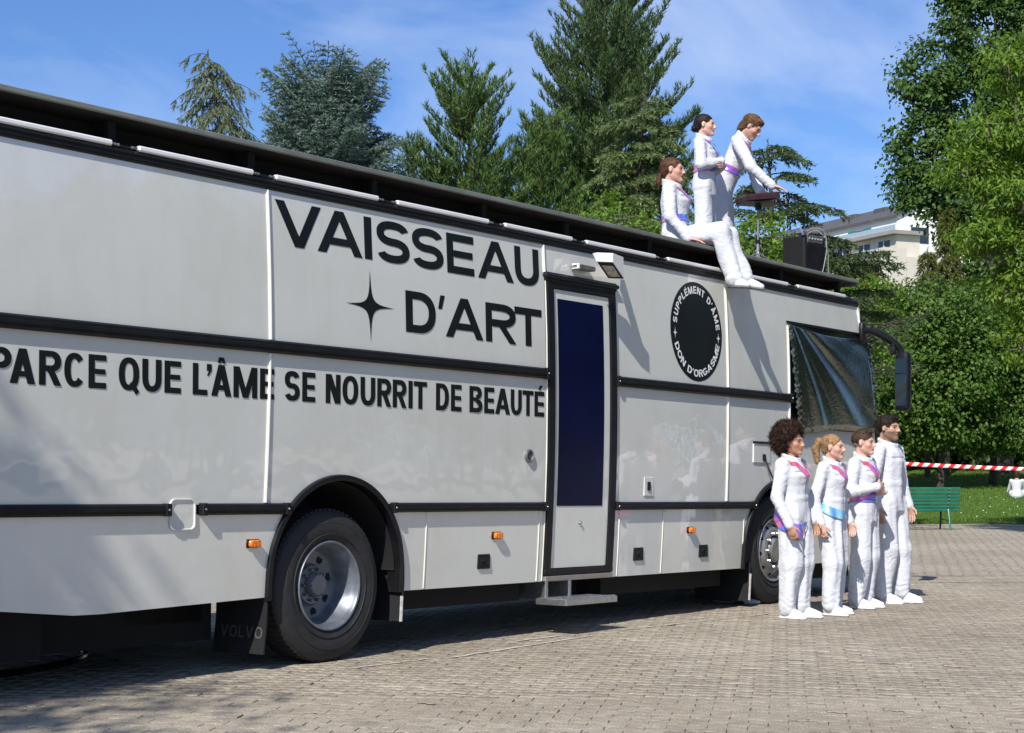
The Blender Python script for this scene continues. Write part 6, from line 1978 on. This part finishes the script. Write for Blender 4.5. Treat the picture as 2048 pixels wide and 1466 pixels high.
def build_trees():
    # drooping cedar and blue cedar, left of the pines
    Y = 45.0; b = P_at(500, Y); H = Z_at(112, Y)-b[2]
    conifer('slim drooping olive cedar leaning over at its tip beside the blue cedar', b, H, H*.45, lambda t: .55 + 1.45*t**.6, 'weep', G_OLIVE, 11, dz=.30, nper=6, up0=.35, up1=.25, droop=.62, lean=(-1.1, 0), dens=.9)
    Y = 47.0; b = P_at(655, Y); H = Z_at(205, Y)-b[2]
    conifer('broad blue-grey cedar with many upright tips', b, H, H*.42, lambda t: 1.15 + 1.35*t**.6, 'cedar', G_BLUE, 12, dz=.18, nper=10, up0=1.5, up1=.35, droop=.30, dens=1.3)
    # pines
    Y = 50.0; b = P_at(938, Y); H = Z_at(170, Y)-b[2]
    conifer('shorter rounded green pine between the blue cedar and the tall pine', b, H, H*.42, lambda t: .55 + 1.80*t**.55, 'pine', G_PINE, 13, dz=.38, nper=7, up0=.85, up1=.2, dens=1.1)
    Y = 55.0; b = P_at(1212, Y); H = Z_at(-10, Y)-b[2]
    conifer('tallest dark pine towering behind the roof group', b, H, H*.36, lambda t: .80 + 2.55*t**.55, 'pine', G_PINE2, 14, dz=.40, nper=8, up0=.8, up1=.18, dens=1.0)
    Y = 52.0; b = P_at(1085, Y); H = Z_at(255, Y)-b[2]
    conifer('low dense pine filling the gap at the foot of the tall pine', b, H, H*.34, lambda t: .4 + 1.15*t**.5, 'pine', G_PINE, 19, dz=.36, nper=8, up0=.8, up1=.2, dens=1.15)
    Y = 53.0; b = P_at(828, Y); H = Z_at(300, Y)-b[2]
    conifer('small pine top between the blue cedar and the rounded pine', b, H, H*.5, lambda t: .35 + .8*t**.6, 'pine', G_PINE, 20, dz=.36, nper=7, up0=.9, up1=.3, dens=1.1)
    # layered cedar in front of the tall pine
    Y = 42.0; b = P_at(1255, Y); H = Z_at(178, Y)-b[2]
    conifer('layered light green cedar with arching boughs before the tall pine', b, H, H*.42, lambda t: .35 + 2.0*t**.75, 'cedar', G_CED, 15, dz=.34, nper=8, up0=.45, up1=.42, droop=.52, lean=(.45, 0), dens=1.7)
    # open cedar right of the roof group
    Y = 36.0; b = P_at(1560, Y); H = Z_at(288, Y)-b[2]
    conifer('open dark cedar with long rising boughs beside the apartment block', b, H, H*.28, lambda t: .20 + 2.75*t**.62, 'cedar', G_CED2, 16, dz=.40, nper=6, up0=.25, up1=.72, droop=.34, lean=(-.25, 0), dens=1.6,
            azw=lambda az, z: 1.15 if math.cos(az) > .2 else .75)
    # bright leafy trees showing over the coach
    Y = 38.0; b = P_at(1238, Y); zt = Z_at(385, Y)-b[2]
    broadleaf('bright lime green tree top just over the coach roof near the seated person', b, [((0, 0, zt-.85), (.85, .9, .85)), ((-.45, .1, zt-1.5), (.8, .8, .8)), ((.5, .0, zt-1.45), (.75, .8, .8)), ((0, 0, zt-2.6), (1.3, 1.2, 1.2))], G_LIME, 21, 230, 34, .10, .075, .20, group='bright leafy trees behind the coach')
    Y = 33.0; b = P_at(1510, Y); zt = Z_at(438, Y)-b[2]
    broadleaf('bright green bush behind the tripod stand', b, [((0, 0, zt-.7), (.75, .8, .7)), ((-.5, .1, zt-1.1), (.6, .7, .7)), ((.6, 0, zt-1.0), (.65, .7, .65)), ((0, 0, zt-2.0), (1.2, 1.1, 1.1))], G_LIME, 22, 200, 34, .10, .075, .19, group='bright leafy trees behind the coach')
    Y = 46.0; b = P_at(1700, Y); zt = Z_at(535, Y)-b[2]
    broadleaf('yellow-green bush by the front corner of the roof deck', b, [((-.2, 0, zt-.6), (.8, .8, .6)), ((.6, .2, zt-.9), (.8, .8, .7)), ((-.8, .1, zt-1.1), (.7, .8, .8)), ((0, 0, zt-2.0), (1.5, 1.2, 1.2))], G_LIME, 23, 220, 32, .11, .08, .22, group='bright leafy trees behind the coach')
    # wall of foliage beyond the lawn
    for i, (px, Y, top, rx, lab) in enumerate(((1680, 60, 555, 1.7, 'leafy tree in the foliage wall directly behind the coach front'), (1775, 62, 575, 1.8, 'leafy tree in the foliage wall right of the wing mirror'),
                                               (1880, 61, 560, 1.9, 'leafy tree in the foliage wall above the bench'), (1985, 63, 575, 1.9, 'leafy tree in the foliage wall above the barrier tape'), (2090, 62, 560, 2.0, 'leafy tree in the foliage wall above the person on the lawn'))):
        b = P_at(px, Y); zt = Z_at(top, Y)-b[2]
        lobes = [((0, 0, zt-1.2), (rx, rx, 1.3)), ((-rx*.5, -.5, zt-2.3), (rx*.85, rx*.8, 1.3)), ((rx*.5, -.4, zt-2.4), (rx*.85, rx*.8, 1.3)), ((0, -.7, zt-3.5), (rx*1.05, rx*.9, 1.3)), ((rx*.2, -.5, zt-4.7), (rx*1.05, rx*.9, 1.2)), ((-rx*.4, -.5, zt-5.3), (rx*.8, rx*.7, .8))]
        broadleaf(lab, b, lobes, G_MID, 30+i, 500, 38, .155, .125, .34, name='broad_leafy_tree', group='trees forming the foliage wall', trunk_r=.12, bark=M_BARK)
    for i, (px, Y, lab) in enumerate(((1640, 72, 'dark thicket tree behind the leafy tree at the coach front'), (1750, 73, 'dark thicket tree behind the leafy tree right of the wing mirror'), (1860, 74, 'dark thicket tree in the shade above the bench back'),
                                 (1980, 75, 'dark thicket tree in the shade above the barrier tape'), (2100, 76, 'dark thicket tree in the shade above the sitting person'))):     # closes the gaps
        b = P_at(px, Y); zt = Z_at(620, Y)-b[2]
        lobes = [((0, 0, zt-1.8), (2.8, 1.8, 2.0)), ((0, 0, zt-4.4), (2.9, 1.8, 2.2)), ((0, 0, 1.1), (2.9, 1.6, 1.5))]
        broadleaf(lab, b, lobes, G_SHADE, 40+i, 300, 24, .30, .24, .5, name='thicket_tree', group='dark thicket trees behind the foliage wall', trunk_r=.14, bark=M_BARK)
    # big dark tree behind the wall and bright ash in front of it, on the right
    Y = 70.0; b = P_at(2010, Y); c = lambda px, py, dy=0: ((px-2010)/FPX*Y, dy, Z_at(py, Y)-b[2])
    k = Y/40.
    lobes = [(c(1990, 60), (1.25*k, 1.3, 1.2*k)), (c(1870, 150), (.85*k, 1.0, .85*k)), (c(1960, 220, .3), (1.3*k, 1.3, 1.2*k)), (c(1850, 290), (.72*k, .9, .80*k)), (c(1870, 400), (.90*k, .9, .75*k)), (c(1960, 400, .4), (1.2*k, 1.2, 1.0*k)),
             (c(2080, 130), (1.4*k, 1.3, 1.3*k)), (c(2100, 330), (1.4*k, 1.3, 1.3*k)), (c(1930, -40), (.8*k, .9, .8*k)), (c(1985, 500, .6), (1.1*k, 1.0, .9*k)), (c(2060, -60), (1.3*k, 1.3, 1.2*k)), (c(1828, 370), (.42*k, .5, .40*k))]
    broadleaf('big dark maple-leaved tree rising out of the picture beside the apartment block', b, lobes, G_DARK, 51, 1000, 48, .21, .17, .38, name='maple_tree', trunk_r=.30, bark=M_BARK)
    Y = 32.0; b = P_at(2200, Y); c = lambda px, py, dy=0: ((px-2200)/FPX*Y, dy, Z_at(py, Y)-b[2])
    lobes = [(c(2015, 140), (.50, .6, .50)), (c(1975, 260), (.55, .65, .42)), (c(2050, 250), (.7, .7, .6)), (c(1935, 345), (.55, .65, .42)), (c(2030, 390), (.8, .8, .55)), (c(1960, 470), (.58, .7, .42)), (c(2070, 500), (.8, .8, .6)), (c(2025, 570), (.58, .7, .40)),
             (c(2110, 150), (.7, .7, .7)), (c(2130, 380), (.9, .9, .8)), (c(2040, 690), (.40, .5, .34)), (c(2100, 640), (.6, .6, .5)), (c(2200, 300), (1.1, 1.1, 1.3)), (c(2190, 550), (1.0, 1.0, .9))]
    broadleaf('bright yellow-green ash tree in full sun before the dark maple', b, lobes, G_LIME, 52, 760, 46, .125, .048, .18, name='ash_tree', trunk_r=.14, droop=.6)
    # feathery fronds in front of the block
    for px, top, Yf, lab in ((1855, 500, 68, 'small feathery yellow-green conifer in front of the apartment block'), (1893, 415, 69, 'taller feathery conifer at the right end of the apartment block')):
        b = P_at(px, Yf); H = Z_at(top, Yf)-b[2]
        conifer(lab, b, H, H*.55, lambda t: .15 + .75*t**.8, 'weep', G_YEL, 60+px, dz=.22, nper=7, up0=.9, up1=.5, droop=.5, dens=1.3, group='feathery conifers by the block')
    # lone trunk on the lawn, under the foliage wall
    # trees out of the frame: on the right (seen only mirrored in the coach) and one on the left whose branches shade the coach's tail
    first = None
    rsx = np.random.default_rng(99)
    for i, (x, y) in enumerate(((22, 12), (23, 18.5), (22.5, 25), (27, 31), (20, 5.5), (28, 14), (29, 22), (31, 37), (27, 8))):
        if first is None:
            lobes = [((0, 0, 6.5), (3.0, 3.0, 2.6)), ((-1.6, .8, 4.6), (2.2, 2.2, 2.0)), ((1.5, -1.0, 4.4), (2.3, 2.3, 2.0)), ((.4, 1.5, 3.0), (2.6, 2.4, 1.6)), ((-.5, -1.4, 2.6), (2.3, 2.2, 1.5))]
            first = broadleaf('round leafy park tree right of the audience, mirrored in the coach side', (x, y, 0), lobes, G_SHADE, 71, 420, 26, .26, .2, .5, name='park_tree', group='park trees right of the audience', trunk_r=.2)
        else:
            t = copy_tree(first); t.location = (x, y, 0); t.rotation_euler = (0, 0, float(rsx.random()*6.28)); s = 1.0+.35*float(rsx.random()); t.scale = (s, s, s)

def shade_tree():
    """tree standing left behind the camera: its shadow falls on the coach's tail and the paving there"""
    S = np.array(SUN_TO)
    base = np.array([-6.1, -.9, 0.]); rs = np.random.default_rng(17)
    T = empty('shade_tree', tuple(base)); tag(T, 'leafy tree left of the audience whose branches shade the coach tail', 'tree')
    def occl(l, h, t): return bus_pt(l, -ys(h), h) + S*t - base      # point that shades (l, h) on the coach's side
    b = MB(); b.tube([(0, 0, 0), (.1, .2, 3), (.25, .5, 6.2)], [.24, .20, .15], 10); b.build('trunk', M_BARKG, T, smooth=60)
    lm = MB()
    fork = np.array([.25, .5, 6.0])
    for (l0, h0, t0), (l1, h1, t1), r in (((-2.62, 1.22, 11.5), (-1.85, .35, 13.0), .085), ((-2.95, 1.02, 11.0), (-2.28, .35, 12.5), .05), ((-3.3, 1.1, 11.0), (-2.65, .35, 12.5), .10)):
        p0, p1 = occl(l0, h0, t0), occl(l1, h1, t1)
        lm.tube(spline([fork, (fork+p0)/2 + np.array([-1.6, -.6, .0]), p0, (p0+p1)/2, p1 + (p1-p0)*.2], 5), r, 7)
    lm.build('limbs', M_BARKG, T, smooth=60)
    PP, NN, AA = [], [], []
    def clump(c, r, k):
        PP.append(c + rs.normal(size=(k, 3))*r); NN.append(unit(rs.normal(size=(k, 3)) + np.array([0, 0, .8]))); AA.append(unit(rs.normal(size=(k, 3))))
    # crown edge: shades the paving at the picture's lower left corner
    for px, py in ((-60, 1350), (20, 1352), (80, 1358), (140, 1338), (200, 1345), (30, 1385), (-40, 1400), (110, 1375), (-140, 1380), (-150, 1440), (-260, 1400), (-60, 1450)):
        g = on_ground(px, py)
        for k in range(3): clump(g + S*(13.5+2.5*rs.random()) - base + rs.normal(0, .12, 3), np.array([.16, .16, .12]), 55)
    for k in range(130):
        d = unit(rs.normal(size=3)); c = np.array([-1.4, .0, 9.2]) + d*np.array([2.9, 2.6, 2.2])*(.4+.6*rs.random()); clump(c, .3, 26)
    leaves('crown', np.concatenate(PP), np.concatenate(NN), np.concatenate(AA), .16, .12, G_MID, T, rs)

def build_block():
    """white stepped apartment block on the rise behind the trees"""
    P2 = np.array([35.8, 160.0]); e1 = nrm((-.40, .915)); nf = np.array([-e1[1], e1[0]])    # e1 along the facade (away), nf towards the viewer's left
    if nf[1] > 0: nf = -nf
    e2 = -nf
    M = Matrix(((e1[0], nf[0], 0, P2[0]), (e1[1], nf[1], 0, P2[1]), (0, 0, 1, 0), (0, 0, 0, 1)))   # x along facade, y out of it
    B = empty('apartment_block', mat=M); tag(B, 'white stepped apartment block with grey roof above the trees', 'building')
    mw = mat('white_render', (.78, .77, .74), .8, var=.06, vscale=.6); mr = mat('slate_roof', (.085, .085, .085), .7, var=.2, vscale=1.2); mc = mat('grey_concrete', (.30, .28, .25), .85, var=.15, vscale=1.5)
    mcr = mat('cream_render', (.62, .57, .48), .8, var=.06, vscale=.8); mg = mat('green_shutter', (.02, .22, .15), .5); mgl = mat('dark_window_glass', (.03, .04, .05), .12, var=.3); mo = mat('terracotta_panel', (.42, .09, .04), .7, var=.2); mbl = mat('blue_grey_rail', (.35, .42, .5), .5)
    ze = 1.32 + (935-432.5)/3440*160           # eaves at the near corner
    def part(name, m, *boxes, c=0):
        b = MB()
        for q in boxes: b.box(*q, 0, c)
        return b.build(name, m, B, smooth=None)
    part('wall', mw, (0, 34, -11, 0, 0, ze))
    r = MB(); zr = ze + 1.7
    # gable roof seen from the facade side: ridge set back
    r.raw([(-.3, .35, ze-.1), (34.3, .35, ze-.1), (34.3, -3.6, zr), (-.3, -3.6, zr), (-.3, .35, ze+.12), (34.3, .35, ze+.12), (34.3, -3.6, zr+.22), (-.3, -3.6, zr+.22)], [(0, 3, 2, 1), (4, 5, 6, 7), (0, 1, 5, 4), (1, 2, 6, 5), (2, 3, 7, 6), (3, 0, 4, 7)])
    rf = r.build('roof', mr, B, smooth=None)
    g = MB(); g.raw([(0, 0, ze), (0, -3.6, zr), (0, -11, zr), (0, -11, ze), (.4, 0, ze), (.4, -3.6, zr), (.4, -11, zr), (.4, -11, ze)], [(0, 1, 2, 3), (7, 6, 5, 4), (0, 4, 5, 1), (1, 5, 6, 2), (2, 6, 7, 3), (3, 7, 4, 0)]); g.build('gable', mw, B, smooth=None, fix=True)
    part('flat_roof', mr, (0, 34, -11, -3.4, zr-.05, zr+.12))
    for x in (4.5, 9.5, 17): 
        s = MB(); s.box(x, x+2.0, -2.9, -2.0, zr-1.2, zr-.05, 0, .05); s.build('skylight', mr, rf)
    v = MB(); v.lathe([(.75, zr+.1), (.75, zr+.9), (1.25, zr+1.0), (1.25, zr+1.8), (.9, zr+2.3), (0, zr+2.35)], 14, lambda r_, a, t: (-.9+r_*math.cos(a), -5.2+r_*math.sin(a), t)); v.build('roof_ventilator', M_STEELD, B)
    v = MB(); v.box(-.55, -.02, -6.0, -4.6, zr-4.2, zr+.1, 0, .05); v.build('vent_duct', M_STEELD, B)
    part('gable_window', mgl, (-.04, .02, -3.6, -1.6, ze-2.4, ze-.9))
    for x in (5.2, 13.5, 22): 
        part('window', mgl, (x, x+1.3, -.02, .05, ze-2.1, ze-.6)); part('shutter', mg, (x-1.2, x-.05, -.02, .10, ze-2.15, ze-.55)); part('shutter', mg, (x+1.35, x+2.5, -.02, .10, ze-2.15, ze-.55))
    for x in (9.5, 18): part('window', mgl, (x, x+1.5, -.02, .05, ze-2.0, ze-.8))
    # storey in front: flat roof terrace
    d1 = 2.6; z1 = ze-2.2
    part('terrace_roof', mc, (-4, 34, 0.05, d1+.7, z1-.05, z1+.28)); part('terrace_rail', mbl, (-4, 34, d1+.5, d1+.58, z1+.28, z1+.75))
    part('lower_wall', mcr, (-3.5, 34, .03, d1, z1-2.2, z1-.06))
    for x in (-2.5, .6, 4.0, 8.5, 12, 16.5, 20): 
        w = part('window', mgl, (x, x+1.7, d1-.02, d1+.04, z1-1.9, z1-.45)); 
        f = MB(); f.box(x+.80, x+.90, d1+.0, d1+.09, z1-1.9, z1-.45); f.build('window_bar', mw, w, smooth=None)
    # balconies
    d2 = d1+1.8; z2 = z1-2.3
    part('balcony_slab', mc, (-4.5, 20, d1+.02, d2+.02, z2-.35, z2-.0)); part('balcony_parapet', mc, (-4.5, 2.6, d2-.2, d2+.04, z2-.7, z2+.45)); part('balcony_parapet', mc, (4.6, 11, d2-.2, d2+.04, z2-.7, z2+.45)); part('balcony_parapet', mw, (11, 20, d2-.2, d2+.06, z2-2.4, z2+.5))
    part('pier', mcr, (2.6, 4.6, d1, d2+.5, z2-7, z2+.9)); part('pier', mcr, (-5, -4.2, d1, d2+.6, z2-7, z2+.8))
    for x0, x1 in ((-4.2, 2.4), (4.8, 11)):
        for i in range(9):
            x = x0+(x1-x0)*i/8.; part('rail_post', mbl, (x-.04, x+.04, d2-.12, d2-.04, z2+.45, z2+.85))
        part('hand_rail', mbl, (x0, x1, d2-.12, d2-.04, z2+.85, z2+.92))
    part('recess_wall', mo, (-4.2, 2.6, d1, d1+.1, z2-4.2, z2-.4)); part('recess_window', mgl, (4.8, 10.8, d1, d1+.1, z2-4.2, z2-.4)); part('lower_storeys', mcr, (-5, 34, -10, d1-.05, 0, z1-2.25))
    part('terracotta_panel', mo, (-1, 2.4, d2-.6, d2-.5, z2-4.2, z2-1.0)); part('terracotta_panel', mo, (5, 7.2, d2-.9, d2-.8, z2-4.2, z2-1.2))

build_trees(); shade_tree(); build_block()
